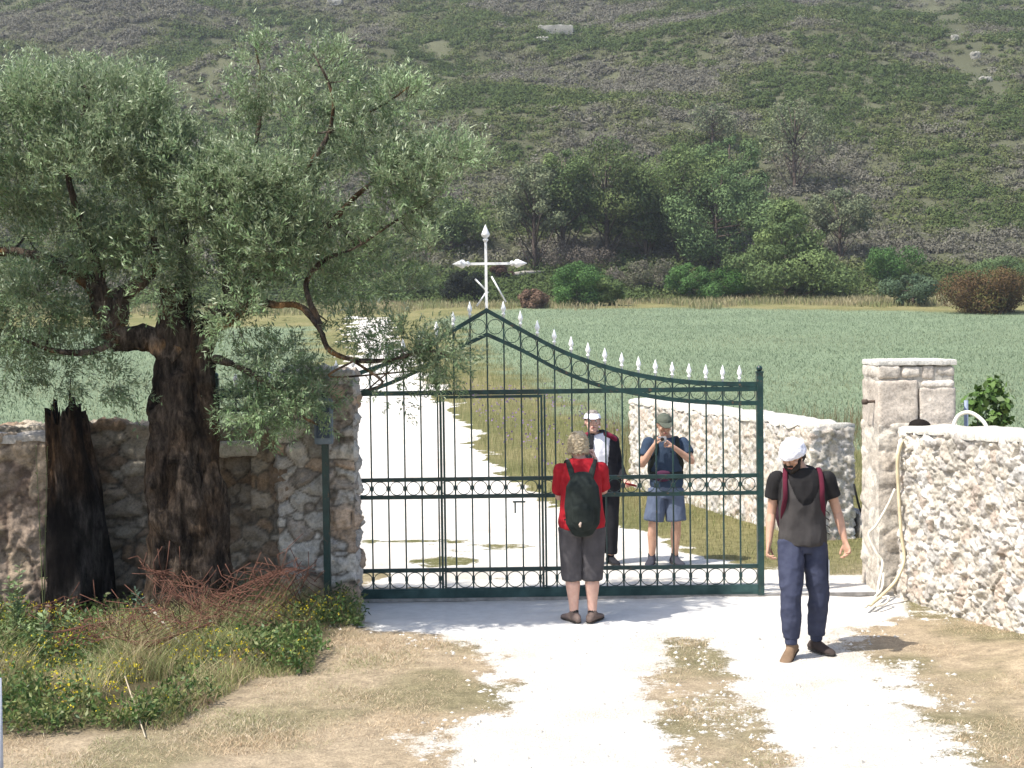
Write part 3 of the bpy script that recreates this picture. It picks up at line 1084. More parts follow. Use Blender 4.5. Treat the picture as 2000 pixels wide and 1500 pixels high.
def strip(xsz, w, t):
    """a flat bar following a polyline in the gate plane"""
    mb_ = MB()
    n_ = len(xsz)
    V_ = []
    for i, (x_, z_) in enumerate(xsz):
        for (dy, dz) in ((-t, -w), (t, -w), (t, w), (-t, w)):
            V_.append((x_, dy, z_ + dz))
    F__ = []
    for i in range(n_ - 1):
        for k_ in range(4):
            F__.append((i * 4 + k_, i * 4 + (k_ + 1) % 4, (i + 1) * 4 + (k_ + 1) % 4, (i + 1) * 4 + k_))
    F__ += [(3, 2, 1, 0), tuple((n_ - 1) * 4 + k_ for k_ in range(4))]
    mb_.add(V_, F__)
    return mb_


xx = np.linspace(-HW, HW, 65)
tc = crv(TA, 4); lc = crv(LA, 4)
tx = np.array([q_.x for q_ in tc]); tz = np.array([q_.z for q_ in tc]); lx = np.array([q_.x for q_ in lc]); lz = np.array([q_.z for q_ in lc])
ztop = lambda x_: float(np.interp(abs(x_), tx, tz))
zlow = lambda x_: float(np.interp(abs(x_), lx, lz))
strip([(x_, ztop(x_)) for x_ in xx], .022, .021).build('arched_rail', M_green, gate, False)
strip([(x_, zlow(x_)) for x_ in xx], .020, .0225).build('arched_rail', M_green, gate, False)

# posts at the ends
for sx in (-1, 1):
    mb = MB()
    zpt = gp(1487, 728).z
    mb.box((sx * (HW + .03) - .03, -.032, Zbot - .01), (sx * (HW + .03) + .03, .032, zpt))
    mb.box((sx * (HW + .03) - .036, -.038, zpt), (sx * (HW + .03) + .036, .038, zpt + .015))
    po = mb.build('end_post', M_green, gate, False)
    bm = bmesh.new()
    bmesh.ops.create_uvsphere(bm, u_segments=14, v_segments=10, radius=.03, matrix=Matrix.Translation((sx * (HW + .03), 0, zpt + .04)))
    me_ = bpy.data.meshes.new('finial'); bm.to_mesh(me_); bm.free()
    link('finial', me_, M_green, po)

# vertical bars, collars, rings, spear points
bar_me = {}
dl = gp(865, 900).x; dr = gp(1062, 900).x
Zd = Zt - .05


def lathe(prof, seg=10, cx=0, cz=0, ax='z'):
    V_ = []
    for (r_, h_) in prof:
        for k_ in range(seg):
            a_ = 2 * math.pi * k_ / seg
            if ax == 'z': V_.append((cx + r_ * math.cos(a_), r_ * math.sin(a_), cz + h_))
            else: V_.append((cx + h_, r_ * math.sin(a_), cz + r_ * math.cos(a_)))
    n_ = len(prof)
    F__ = [(i * seg + k_, i * seg + (k_ + 1) % seg, (i + 1) * seg + (k_ + 1) % seg, (i + 1) * seg + k_) for i in range(n_ - 1) for k_ in range(seg)]
    F__ += [tuple(range(seg - 1, -1, -1)), tuple((n_ - 1) * seg + k_ for k_ in range(seg))]
    return V_, F__


SPK = 1.04
spear_prof = [(.010, 0), (.010, .028), (.017, .032), (.017, .040), (.009, .046), (.012, .058), (.024, .082), (.020, .098), (.010, .128), (.001, .155)]
mbs = MB(); mbs.add(*lathe([(a * SPK, b * SPK) for a, b in spear_prof])); spear_me = mbs.mesh('spear_point'); spear_me.materials.append(M_white)
spear_me.polygons.foreach_set('use_smooth', np.ones(len(spear_me.polygons), bool))


def ring_mesh(R, name='ring', t=.0034):
    mb_ = MB()
    n_ = 22; V_ = []; F__ = []
    for i in range(n_):
        a_ = 2 * math.pi * i / n_
        for (dr_, dy) in ((-t, -.007), (t, -.007), (t, .007), (-t, .007)):
            V_.append(((R + dr_) * math.cos(a_), dy, (R + dr_) * math.sin(a_)))
    for i in range(n_):
        for k_ in range(4):
            F__.append((i * 4 + k_, i * 4 + (k_ + 1) % 4, ((i + 1) % n_) * 4 + (k_ + 1) % 4, ((i + 1) % n_) * 4 + k_))
    mb_.add(V_, F__)
    m_ = mb_.mesh(name); m_.materials.append(M_green)
    return m_


for i in range(-15, 16):
    x_ = i * SP
    mb = MB()
    r_ = .0072
    zz_ = sorted([Zb2, Zb1 - .018, Zb1 + .018, Zm2 - .018, Zm2 + .018, Zm1 - .018, Zm1 + .018, Zt - .022])
    mb.box((x_ - r_, -r_, Zb2 - .006), (x_ + r_, r_, min(Zt - .022, 9)))
    if ztop(x_) - .022 > Zt + .022: mb.box((x_ - r_, -r_, Zt + .022), (x_ + r_, r_, ztop(x_) - .02))
    for zc_ in ((Zb1 + Zb2) / 2, (Zm1 + Zm2) / 2):
        mb.box((x_ - .015, -.014, zc_ - .016), (x_ + .015, .014, zc_ + .016))
        mb.box((x_ - .011, -.011, zc_ - .026), (x_ + .011, .011, zc_ + .026))
    mb.build('bar', M_green, gate, False)
    if i != 0:
        o = bpy.data.objects.new('spear_point', spear_me); C.objects.link(o); o.parent = gate
        o.location = (x_, 0, ztop(x_) + .018)
rm1 = ring_mesh((Zm1 - Zm2 - .036) / 2 - .002)
rm2 = ring_mesh((Zb1 - Zb2 - .018) / 2 - .002)
for i in range(-16, 16):
    for me_, zc_ in ((rm1, (Zm1 + Zm2) / 2), (rm2, (Zb1 - .018 + Zb2) / 2 - .001)):
        o = bpy.data.objects.new('ring', me_); C.objects.link(o); o.parent = gate
        o.location = ((i + .5) * SP, 0, zc_)
    xc_ = (i + .5) * SP
    R = (ztop(xc_) - zlow(xc_) - .042) / 2 - .003
    o = bpy.data.objects.new('ring', ring_mesh(min(R, SP * .5 - .01))); C.objects.link(o); o.parent = gate
    o.location = (xc_, 0, (ztop(xc_) + zlow(xc_)) / 2)
# wicket door inside the gate
mb = MB()
for x_ in (dl, dr):
    mb.box((x_ - .026, -.034, Zb2), (x_ - .006, .034, Zd + .02)); mb.box((x_ + .004, -.034, Zb2), (x_ + .022, .034, Zd + .02))
mb.box((dl + .022, -.0335, Zd - .005), (dr - .026, .0335, Zd + .02))
wd_ = mb.build('wicket_door_frame', M_green, gate, False)
mb = MB()
mb.box((dr - .30, -.05, Zm2 - .06), (dr - .18, -.035, Zm2 - .045)); mb.box((dr - .285, -.045, Zm2 - .16), (dr - .27, -.03, Zm2 - .06))
mb.build('latch', M_green, wd_, False)
# cross
mb = MB()
zc0 = ztop(0); zc1 = gp(954, 470).z; zcx = gp(956, 515).z
mb.box((-.0125, -.0125, zc0 + .015), (.0125, .0125, zc1))
xl = gp(915, 515).x; xr = gp(998, 513).x
mb.box((xl, -.012, zcx - .012), (xr, .012, zcx + .012))
cr = mb.build('cross', M_white, gate, False)
arrow = [(.010, -.01), (.020, 0), (.022, .01), (.012, .02), (.030, .035), (.034, .050), (.018, .085), (.001, .125)]
arrow = [(a * 1.22, b * 1.22) for a, b in arrow]
mb = MB(); mb.add(*lathe(arrow, 4 * 3, 0, zc1)); mb.build('arrow_tip', M_white, cr)
mb = MB(); V_, F__ = lathe(arrow, 12, 0, 0, 'x'); V_ = np.array(V_) + [xr, 0, zcx]; mb.add(V_, F__); mb.build('arrow_tip', M_white, cr)
mb = MB(); V_, F__ = lathe(arrow, 12, 0, 0, 'x'); V_ = np.array(V_) * [-1, 1, 1] + [xl, 0, zcx]; mb.add(V_, [f[::-1] for f in F__]); mb.build('arrow_tip', M_white, cr)
for a_, b_ in (((928, 545), (954, 572)), ((950, 570), (931, 598)), ((960, 540), (988, 590))):
    mb = MB(); mb.tube([gp(*a_), gp(*b_)], .008, 6); mb.build('brace', M_white, cr)
# track rail under it
mb = MB(); mb.box((-HW - .1, GD - .02, .0), (P(1745, 1170, GD).x, GD + .02, .03))
o = mb.build('gate_track', mottled('worn_steel', (.2, .19, .18), (.38, .36, .34), 12, .5, metal=.6), None, False)
tag(o, 'thin worn steel ground rail running under the gate', 'rail')

# guide post with box
gpx = P(641, 1190, 12.95)
gpost = thing('guide_post', 'thin dark green steel post with a blue-grey box on top before the left gate pillar', 'post', (gpx.x, 12.95, 0))
M_box = mottled('blue_grey_box', (.10, .14, .18), (.17, .21, .25), 12, .5)
mb = MB(); zt_ = P(641, 765, 12.95).z
mb.box((-.03, -.03, -.05), (.03, .03, zt_)); mb.build('post', M_green, gpost, False)
mb = MB(); z1_ = P(641, 778, 12.85).z; z0_ = P(641, 868, 12.85).z
block(mb, (-.085, -.13, z0_), (.085, -.032, z1_), (1, 1, 1), 3, .03, .001, .02)
bo = mb.build('box', M_box, gpost)
mb = MB(); mb.box((-.06, -.138, z0_ + .06), (.06, -.131, z1_ - .06)); mb.build('lid', mottled('dark_blue_plastic', (.03, .05, .08), (.06, .08, .12), 12, .5), bo, False)

# ================================================================== BACKGROUND VEGETATION
rv = np.random.default_rng(21)


def clump_leaves(cens, rads, n, size, pal, seed, squash=1.0, up=.5, shell=.45, huev=.35, aspect=.45):
    """leaf quads spread through a set of ellipsoids (cens (k,3), rads (k,3))"""
    r = np.random.default_rng(seed)
    cens = np.array(cens, float); rads = np.array(rads, float)
    if rads.ndim == 1: rads = np.repeat(rads[:, None], 3, 1)
    w = (rads[:, 0] * rads[:, 2]); w = w / w.sum()
    k = r.choice(len(cens), n, p=w)
    v = unit(r.normal(size=(n, 3)))
    rr = r.uniform(shell, 1.02, n)[:, None] ** .8
    lump = 1 + .35 * (fbm(v * 2.3 + cens[k] * .7, 3, seed) - .5)[:, None]
    p = cens[k] + v * rads[k] * rr * lump
    d = r.normal(size=(n, 3)) + np.array([0, 0, up]); d = unit(d - v * (d * v).sum(1)[:, None] * .6)
    nr = unit(r.normal(size=(n, 3)) * .35 + v + np.array([0, 0, .4]))
    ln = size * r.uniform(.6, 1.4, n)
    V = leafquads(p - d * ln[:, None] * .5, d, ln, ln * aspect, r, nr)
    pal = np.array(pal, float)
    m = fbm(cens[k] * 1.3 + p * .25, 3, seed + 2)
    i = np.clip(((m - .3) / .4 + r.normal(size=n) * .25), 0, .999) * (len(pal) - 1)
    i0 = i.astype(int); f = (i - i0)[:, None]
    col = pal[i0] * (1 - f) + pal[np.minimum(i0 + 1, len(pal) - 1)] * f
    col = col * r.uniform(1 - huev, 1 + huev, n)[:, None]
    return V, col


def bg_tree(name, label, px, pyb, pyt, wpx, trunk_frac, pal, kind='round', n=3600, leaf=.34, lean=0, group=None, d=None, cat='tree', pyg=None):
    """a tree standing where the photo has it; pyb base row, pyt top row, wpx crown width"""
    b_ = onground(px, pyb) if d is None else P(px, pyb, d)
    sc = FPX / b_.y
    h = (pyb - pyt) / sc * 1.06; w = wpx / sc * (1.28 if kind == 'bush' else 1.42); n = int(n * 3.8); leaf = leaf * .68
    t = thing(name, label, cat, b_, 0, group)
    r = random.Random(hash(label) % 9999 if False else int(px * 7 + pyb))
    mb_ = MB()
    top = Vector((lean * w, 0, h * .88))
    tr = crv([Vector((0, 0, -.3)), Vector((r.uniform(-.1, .1), 0, h * .3)) + top * .1, top * .6, top], 4)
    R0 = .018 * h + .05
    mb_.tube(tr, list(np.linspace(R0, R0 * .2, len(tr))), 8, (.1, .08, .06))
    cen = []; rad = []
    z0 = h * trunk_frac
    nb = 30 if kind != 'bush' else 16
    for i in range(nb):
        f = (i + .5) / nb
        zc_ = z0 + (h - z0) * (f * .92 + .04)
        if kind == 'cone': ww = w * .5 * (1.05 - f) ** .75
        elif kind == 'umbrella': ww = w * .5 * (.55 + .6 * math.sin(math.pi * min(1, f * .75 + .15)))
        elif kind == 'loose': ww = w * .5 * math.sin(math.pi * (f * .8 + .15)) ** .6
        else: ww = w * .5 * math.sqrt(max(.08, 1 - (2 * f - .95) ** 2)) * r.uniform(.7, 1.15)
        a_ = i * 2.399 + r.random()
        rr_ = ww * r.uniform(.3, .95)
        cx_ = math.cos(a_) * rr_ + lean * w * f; cy_ = math.sin(a_) * rr_
        rb2 = max(w * .09, ww * r.uniform(.26, .52)) * (.85 if kind == 'loose' else 1.1)
        cen.append((cx_, cy_, zc_)); rad.append((rb2, rb2, rb2 * (.5 if kind in ('umbrella', 'cone') else .7)))
        at = tr[min(len(tr) - 1, int(f * .8 * len(tr)))]
        mb_.tube([at, (at + Vector((cx_, cy_, zc_))) / 2 + Vector((0, 0, -.1)), Vector((cx_, cy_, zc_))], [R0 * .35, R0 * .25, R0 * .1], 5, (.1, .08, .06))
    mb_.build('trunk', M_bark2, t)
    V_, c_ = clump_leaves(cen, rad, n, leaf, pal, int(px + pyt), huev=.3, shell=.25 if kind == 'loose' else .45)
    link('crown', fast_mesh('crown', V_, 4, c_), M_shrub, t, False)
    return t


PINE = [(.075, .11, .042), (.115, .16, .058), (.16, .21, .075)]
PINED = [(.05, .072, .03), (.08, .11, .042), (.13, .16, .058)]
LITE = [(.085, .13, .055), (.11, .165, .065), (.14, .20, .085)]
GREYG = [(.11, .135, .075), (.15, .17, .095), (.18, .20, .115)]
BRI = [(.05, .10, .03), (.07, .14, .04), (.09, .17, .05)]
gB = 'pines at the foot of the hill'
bg_tree('pine_tree', 'slender pale pine with a thin bare trunk, nearest the white cross', 1045, 530, 335, 130, .38, GREYG, 'loose', 2600, group=gB)
bg_tree('pine_tree', 'pale bushy pine between the thin-trunked pine and the dark umbrella pine', 1100, 525, 310, 110, .3, PINE, 'loose', 2600, group=gB)
bg_tree('pine_tree', 'tall dark umbrella-crowned pine with dark green top, right of the cross', 1185, 512, 300, 150, .25, PINED, 'umbrella', 4200, group=gB)
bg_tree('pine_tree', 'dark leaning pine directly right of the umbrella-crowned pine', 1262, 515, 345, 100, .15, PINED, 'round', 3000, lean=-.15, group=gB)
bg_tree('pine_tree', 'mid green pine with a rounded top in the middle of the pine row', 1325, 512, 300, 130, .25, PINE, 'round', 3200, group=gB)
bg_tree('pine_tree', 'light green leafy tree in the pine row, left of the broad dark pine', 1400, 528, 345, 140, .05, LITE, 'round', 4200, group=gB)
bg_tree('pine_tree', 'tall light green pine rising behind the light leafy tree', 1425, 480, 280, 110, .3, LITE, 'loose', 2500, group=gB)
bg_tree('pine_tree', 'broad layered pine sweeping to the ground at the field edge', 1535, 582, 405, 190, .05, PINE, 'cone', 5600, group=gB)
bg_tree('pine_tree', 'lone tall thin pine high on the slope above the broad layered pine', 1553, 375, 205, 120, .35, GREYG, 'loose', 1000, .36, group=gB)
bg_tree('pine_tree', 'slim pine with visible trunk to the right of the broad layered pine', 1640, 512, 375, 90, .35, GREYG, 'loose', 1500, group=gB)
bg_tree('pine_tree', 'small hazy pine on the slope left of the lone tall thin pine', 1392, 290, 212, 90, .3, GREYG, 'loose', 700, .36, group=gB)
bg_tree('pine_tree', 'low pine partly behind the olive crown, left of the cross', 880, 500, 400, 110, .2, PINE, 'round', 2200, group=gB)
gS = 'bushes along the far field edge'


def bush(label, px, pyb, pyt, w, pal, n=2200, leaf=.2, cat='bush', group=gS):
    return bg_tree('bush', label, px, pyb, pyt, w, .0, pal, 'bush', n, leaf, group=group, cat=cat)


bush('bright glossy green bush below the umbrella-crowned pine', 1128, 598, 518, 110, BRI, 3600)
bush('small dull green bush touching the bright bush on its right', 1190, 597, 545, 60, PINE)
bush('long dark green bush in front of the light leafy tree', 1345, 588, 522, 90, BRI, 3000)
bush('rounded green bush between the long dark bush and the broad layered pine', 1420, 585, 528, 85, [(.035, .075, .018), (.05, .11, .025)], 2600)
bush('small brown dried bush at the field corner nearest the cross', 1040, 602, 568, 62, [(.14, .09, .06), (.2, .13, .09)], 1500)
bush('green bush beyond the slim pine at the field edge', 1735, 556, 493, 100, BRI, 2400)
bush('small blue-green bush standing alone at the field edge', 1782, 598, 540, 75, [(.07, .11, .06), (.10, .14, .08)], 2200)
bush('large reddish brown bush at the right picture edge', 1945, 612, 540, 160, [(.08, .05, .025), (.12, .075, .035), (.09, .09, .03)], 4600)
bush('yellow green bush behind the reddish brown bush', 1965, 555, 508, 110, LITE, 2200)
bush('grey-brown scrubby bush above the bright glossy bush', 1120, 530, 490, 120, [(.13, .11, .085), (.17, .15, .12)], 2200)
bush('pale grey dead bush between the two green bush groups', 1255, 572, 518, 95, [(.14, .12, .10), (.1, .11, .06)], 2200)
bush('bush with shadow painted into its near-black leaves behind the left arm of the cross', 905, 590, 535, 85, [(.010, .014, .010), (.02, .025, .016)], 2600)  # filler for a dark shadowy shape; the shade is put into the leaf colour
bush('dark brown upright dead stump bush just right of the cross pole', 978, 553, 516, 30, [(.06, .035, .025), (.08, .05, .035)], 900)
bush('green bush partly hidden by the olive crown, far left of the cross', 800, 585, 520, 110, PINE, 1800)

# fallen trunk by the far track
q0 = onground(985, 552); q1 = onground(1062, 546)
mb = MB(); mb.tube([q0 + Vector((0, 0, .3)), (q0 + q1) / 2 + Vector((0, 0, .42)), q1 + Vector((0, 0, .35))], [.22, .17, .1], 8)
o = mb.build('fallen_log', mottled('bleached_wood', (.22, .2, .17), (.35, .32, .28), 6)); tag(o, 'pale bleached log lying on bare ground right of the cross', 'log')

# hillside scrub --------------------------------------------------
NS = 16500
yy = rv.uniform(93, 262, NS * 2)
xx_ = rv.uniform(-1, 1, NS * 2) * (.42 * yy + 6)
keep = rv.uniform(0, 1, NS * 2) < np.interp(yy, [93, 150, 262], [1, .95, .9])
cl_ = fbm(np.stack([xx_ * .10, yy * .07, yy * 0], 1), 3, 91)
keep &= (cl_ > .05)
# bare scar at the upper right
s0 = onground(1850, 40); s1 = onground(1935, 185)
dsc = np.abs((xx_ - s0.x) * (s1.y - s0.y) - (yy - s0.y) * (s1.x - s0.x)) / math.hypot(s1.x - s0.x, s1.y - s0.y)
keep &= ~((dsc < 2.2) & (yy > s1.y - 4) & (rv.uniform(0, 1, NS * 2) < .8))
sx_, sy_ = xx_[keep], yy[keep]
sz_ = gz(sx_, sy_)
ns = len(sx_)
KK = 78
R_s = rv.uniform(.45, 1.25, ns) * (1 + .3 * (sy_ > 180))
hs_ = R_s * rv.uniform(.55, 1.05, ns)
k = np.repeat(np.arange(ns), KK)
v = unit(rv.normal(size=(ns * KK, 3))); v[:, 2] = np.abs(v[:, 2]) * 1.0 - .1
rr = rv.uniform(.45, 1.05, ns * KK)[:, None]
lump = (.65 + .7 * fbm(v * 2.2 + k[:, None] * 3.17, 2, 5))[:, None]
p = np.stack([sx_[k], sy_[k], sz_[k]], 1) + v * rr * lump * np.stack([R_s[k], R_s[k], hs_[k]], 1)
d = rv.normal(size=(ns * KK, 3)) + np.array([0, 0, .4]); d = unit(d - v * (d * v).sum(1)[:, None] * .85)
ln = rv.uniform(.18, .38, ns * KK) * np.interp(sy_[k], [93, 250], [.8, 1.25])
Vs = leafquads(p - d * ln[:, None] * .5, d, ln, ln * .5, rv, unit(v + rv.normal(size=(ns * KK, 3)) * .22 + np.array([0, 0, .35])))
gm_ = (fbm(np.stack([sx_ * .10, sy_ * .12, sy_ * 0 + 4], 1), 4, 95) - .5) * 1.25 + .5 + rv.normal(size=ns) * .055
gm_ = gm_ + np.interp(sy_, [93, 120, 170, 250], [.11, .06, .03, .10]) 
palS = np.array([(.135, .128, .098), (.155, .146, .115), (.13, .132, .078), (.108, .122, .048), (.105, .128, .045), (.065, .092, .030)])
ci = np.clip((gm_ - .36) / .26, 0, .999) * (len(palS) - 1)
i0 = ci.astype(int); f = (ci - i0)[:, None]
cS = palS[i0] * (1 - f) + palS[np.minimum(i0 + 1, 5)] * f
cS = cS * rv.uniform(.78, 1.2, ns)[:, None]
colS = cS[k] * rv.uniform(.85, 1.15, ns * KK)[:, None]
o = link('hillside_scrub', fast_mesh('hillside_scrub', Vs, 4, colS), M_shrub, None, False)
tag(o, 'mixed grey and olive green scrub covering the hillside', 'scrub', kind='stuff')
print('shrubs', ns)

# rocks on the slope
M_rock = stonemat('pale_rock')
for (px, py, w, h, lab) in [(1085, 68, 68, 22, 'long pale rock slab high on the hillside near the top edge'), (1060, 82, 22, 9, 'small pale rock just below the long slab on the hill'), (1290, 172, 14, 8, 'small white rock on the mid slope above the pines'),
                            (1345, 165, 10, 7, 'tiny white rock right of the small white rock above the pines'), (1478, 182, 10, 6, 'tiny pale rock up-slope of the lone tall thin pine'), (655, 15, 30, 9, 'flat pale rock above the olive crown near the top edge'),
                            (1905, 120, 18, 14, 'pale broken rock in the bare scar at upper right'), (1925, 160, 22, 12, 'lowest pale rock of the bare scar at upper right'), (1865, 85, 14, 12, 'highest pale rock of the bare scar at upper right'), (1600, 582, 12, 7, 'white stone on the far field edge beside the broad layered pine')]:
    c0 = onground(px, py)
    s = c0.y / FPX
    mb = MB()
    block(mb, (c0.x - w * s / 2, c0.y - w * s * .4, c0.z - .4), (c0.x + w * s / 2, c0.y + w * s * .4, c0.z + h * s * .55 + .1), (.30, .29, .25), px, max(.12, w * s / 14), .18, .2)
    o = mb.build('rock', M_rock); tag(o, lab, 'rock', 'pale rocks on the slope')

# far field edge: dry grass, and the crop
def scatter(poly, n, rng, inset=0.0):
    poly = np.array(poly)
    a = poly.min(0); b_ = poly.max(0)
    out = []
    tot = 0
    while tot < n:
        p_ = rng.uniform(a, b_, (n * 3, 2))
        p_ = p_[psdf(p_[:, 0], p_[:, 1], poly) > inset]
        out.append(p_); tot += len(p_)
        if len(p_) == 0: break
    return np.concatenate(out)[:n]


def put(p2):
    return np.stack([p2[:, 0], p2[:, 1], gz(p2[:, 0], p2[:, 1])], 1)


def stuffgrass(name, label, p2, h, w, lean, pal, rng, jit=.25, cs=.6, mat=None):
    p3 = put(p2)
    n_ = len(p3)
    hh_ = h * rng.uniform(.5, 1.3, n_)
    V_ = blades(p3 - [0, 0, .02], hh_, w * rng.uniform(.6, 1.3, n_), lean, rng)
    pal = np.array(pal)
    m_ = np.clip((fbm(p3 * cs, 3, 7) - .3) / .4 + rng.normal(size=n_) * .3, 0, .999) * (len(pal) - 1)
    i0_ = m_.astype(int); f_ = (m_ - i0_)[:, None]
    c_ = pal[i0_] * (1 - f_) + pal[np.minimum(i0_ + 1, len(pal) - 1)] * f_
    c_ = c_ * rng.uniform(1 - jit, 1 + jit, n_)[:, None]
    o_ = link(name, fast_mesh(name, V_, 4, np.repeat(c_, 2, 0)), mat or M_grass, None, False)
    if label: tag(o_, label, 'grass', kind='stuff')
    return o_


n_ = 190000
yy = 18 + (86 - 18) * rv.uniform(0, 1, n_) ** .85
xx_ = rv.uniform(-1, 1, n_) * (.42 * yy + 2)
m_ = np.maximum(psdf(xx_, yy, field), psdf(xx_, yy, field_left)) > rv.uniform(-.6, .8, n_)
p2 = np.stack([xx_, yy], 1)[m_]
stuffgrass('green_crop', 'blue-green cereal crop filling the field behind the gate', p2, .11, .022, 1.1, [(.165, .215, .13), (.19, .24, .145), (.25, .27, .16)], rv, .10, .12)
n_ = 26000
yy = rv.uniform(82, 94, n_); xx_ = rv.uniform(-1, 1, n_) * (.42 * yy + 2)
mm_ = fbm(np.stack([xx_ * .25, yy * .25, yy * 0], 1), 4, 66) > np.interp(yy, [82, 87, 94], [.58, .40, .38])
stuffgrass('field_margin_grass', 'dry beige grass along the ragged far edge of the field', np.stack([xx_, yy], 1)[mm_], .40, .05, .5, [(.34, .29, .17), (.27, .25, .13), (.19, .21, .09)], rv, .2, .4)
n_ = 120000
yy = 14 + (60 - 14) * rv.uniform(0, 1, n_) ** 1.5
xx_ = rv.uniform(-.25, .42, n_) * (yy + 4)
_, rmask, slm_, fm_ = zones(xx_, yy)
m_ = (rmask < .2) & (slm_ < .1) & (fm_ < .55) & ((fbm(np.stack([xx_, yy, yy * 0], 1) * .8, 3, 61) > .42) | (yy > 20))
p2 = np.stack([xx_, yy], 1)[m_]
hv = np.interp(p2[:, 1], [14, 18, 22, 60], [.07, .13, .34, .5])
stuffgrass('verge_grass', 'tall yellow-green verge grass beside the white track behind the gate', p2, hv * .75, .006, .6, [(.36, .30, .16), (.22, .21, .08), (.13, .16, .05), (.26, .24, .11)], rv, .25, .7)
# dry seed-head plants and mauve flowers in the verge
p2 = scatter(wpoly([(880, 770), (1100, 790), (1210, 900), (1200, 980), (1010, 930)]), 420, rv)
p3 = put(p2) + np.stack([np.zeros(420), np.zeros(420), rv.uniform(.25, .5, 420)], 1)
V_ = leafquads(p3, unit(rv.normal(size=(420, 3))), .05, .05, rv)
o = link('mauve_flowers', fast_mesh('mauve_flowers', V_, 4, np.tile([.22, .15, .26], (420, 1))), M_grass, None, False)
tag(o, 'faint mauve flowers scattered in the verge behind the gate', 'flowers', kind='stuff')
p2 = np.concatenate([scatter(wpoly([(1480, 830), (1700, 830), (1700, 880), (1500, 880)]), 700, rv), scatter(wpoly([(1180, 840), (1235, 840), (1235, 930), (1180, 930)]), 160, rv)])
stuffgrass('dry_stalks', 'tall brown dry stalks rising behind the cream rubble wall', p2, .55, .008, .3, [(.22, .13, .07), (.17, .13, .06), (.12, .13, .05)], rv)

# near ground: short dry grass on both sides and in the middle of the track
n_ = 330000
yy = 8.2 + (14.2 - 8.2) * rv.uniform(0, 1, n_)
xx_ = rv.uniform(-1, 1, n_) * (.38 * yy + .5)
_, rmask, slm_, fm_ = zones(xx_, yy)
den = fbm(np.stack([xx_, yy, yy * 0], 1) * 2.5, 4, 33)
m_ = (rmask + rv.uniform(-.25, .25, n_) < .38) & (slm_ < .2) & (psdf(xx_, yy, weeds_poly) < .1) & (den > .30 + rmask * .2)
p2 = np.stack([xx_, yy], 1)[m_]
hv = .036 * np.clip(.4 + 2.2 * (fbm(np.stack([p2[:, 0], p2[:, 1], p2[:, 0] * 0], 1) * 1.8, 3, 34) - .3), .35, 2.2)
stuffgrass('dry_grass', 'short dry straw grass on the ground in front of the gate', p2, hv, .0045, 1.2, [(.57, .45, .30), (.49, .37, .24), (.62, .52, .38), (.30, .30, .15)], rv, .25, 1.6)
# loose stones on the track
n_ = 9000
yy = 8.2 + 6 * rv.uniform(0, 1, n_); xx_ = rv.uniform(-1, 1, n_) * (.36 * yy + .3)
_, rmask, slm_, _f = zones(xx_, yy)
m_ = (rmask > .1) & (slm_ < .3) & (rv.uniform(0, 1, n_) < 1.15 - .75 * rmask)
p3 = put(np.stack([xx_, yy], 1)[m_])
oc = np.array([(1, 0, 0), (-1, 0, 0), (0, 1, 0), (0, -1, 0), (0, 0, 1), (0, 0, -1)], float)
oF = np.array([(0, 2, 4), (2, 1, 4), (1, 3, 4), (3, 0, 4), (2, 0, 5), (1, 2, 5), (3, 1, 5), (0, 3, 5)])
m_ = len(p3)
S = (.004 + .022 * rv.uniform(0, 1, m_) ** 3)[:, None, None] * rv.uniform(.6, 1.3, (m_, 6, 1))
VV = p3[:, None, :] + oc[None] * S * np.array([1, 1, .7])
tri = VV[:, oF].reshape(-1, 3)
o = link('loose_stones', fast_mesh('loose_stones', tri, 3, np.repeat(np.array([.55, .52, .46]) * rv.uniform(.6, 1.2, m_)[:, None], 8, 0)), M_grass, None, False)
o.data.materials[0] = plainattr('pebble', .9)
tag(o, 'small loose limestone chips on the track', 'stones', kind='stuff')

# weedy patch under the olive ------------------------------------
p2 = scatter(weeds_poly, 95000, rv)
dens = fbm(np.stack([p2[:, 0] * 1.6, p2[:, 1] * 1.6, p2[:, 0] * 0], 1), 3, 44)
p2 = p2[dens > .40]
ed = psdf(p2[:, 0], p2[:, 1], weeds_poly)
hv = (.08 + .20 * np.clip(ed / .7, 0, 1)) * (.1 + 1.5 * sstep(.35, .65, fbm(np.stack([p2[:, 0] * 1.4, p2[:, 1] * 1.4, p2[:, 0] * 0], 1), 3, 46))) * (.6 + fbm(np.stack([p2[:, 0] * 2, p2[:, 1] * 2, p2[:, 0] * 0], 1), 3, 45))
stuffgrass('weeds', 'tangled green weeds and grasses under the olive tree', p2, hv * .78, .0042, 1.0, [(.50, .40, .24), (.26, .29, .10), (.18, .26, .09), (.38, .36, .14), (.25, .30, .13), (.50, .44, .24), (.34, .24, .15)], rv, .4, 4.5)
p2 = scatter(weeds_poly, 5200, rv)
den = fbm(np.stack([p2[:, 0] * 2.2, p2[:, 1] * 2.2, p2[:, 0] * 0], 1), 3, 48)
p2 = p2[(den > .46)]
n_ = len(p2)
kq = 16
p3 = put(p2)
hg = rv.uniform(.06, .30, n_)
bi = np.repeat(np.arange(n_), kq)
tt = rv.uniform(.2, 1, n_ * kq)
pp_ = p3[bi] + np.stack([rv.normal(size=n_ * kq) * .03, rv.normal(size=n_ * kq) * .03, tt * hg[bi]], 1)
dq = unit(rv.normal(size=(n_ * kq, 3)) + [0, 0, .4])
lq = rv.uniform(.025, .06, n_ * kq)
cq = np.array([(.08, .14, .035), (.12, .17, .05), (.06, .11, .03), (.16, .18, .06)])[rv.integers(0, 4, n_)][bi] * rv.uniform(.7, 1.3, n_ * kq)[:, None]
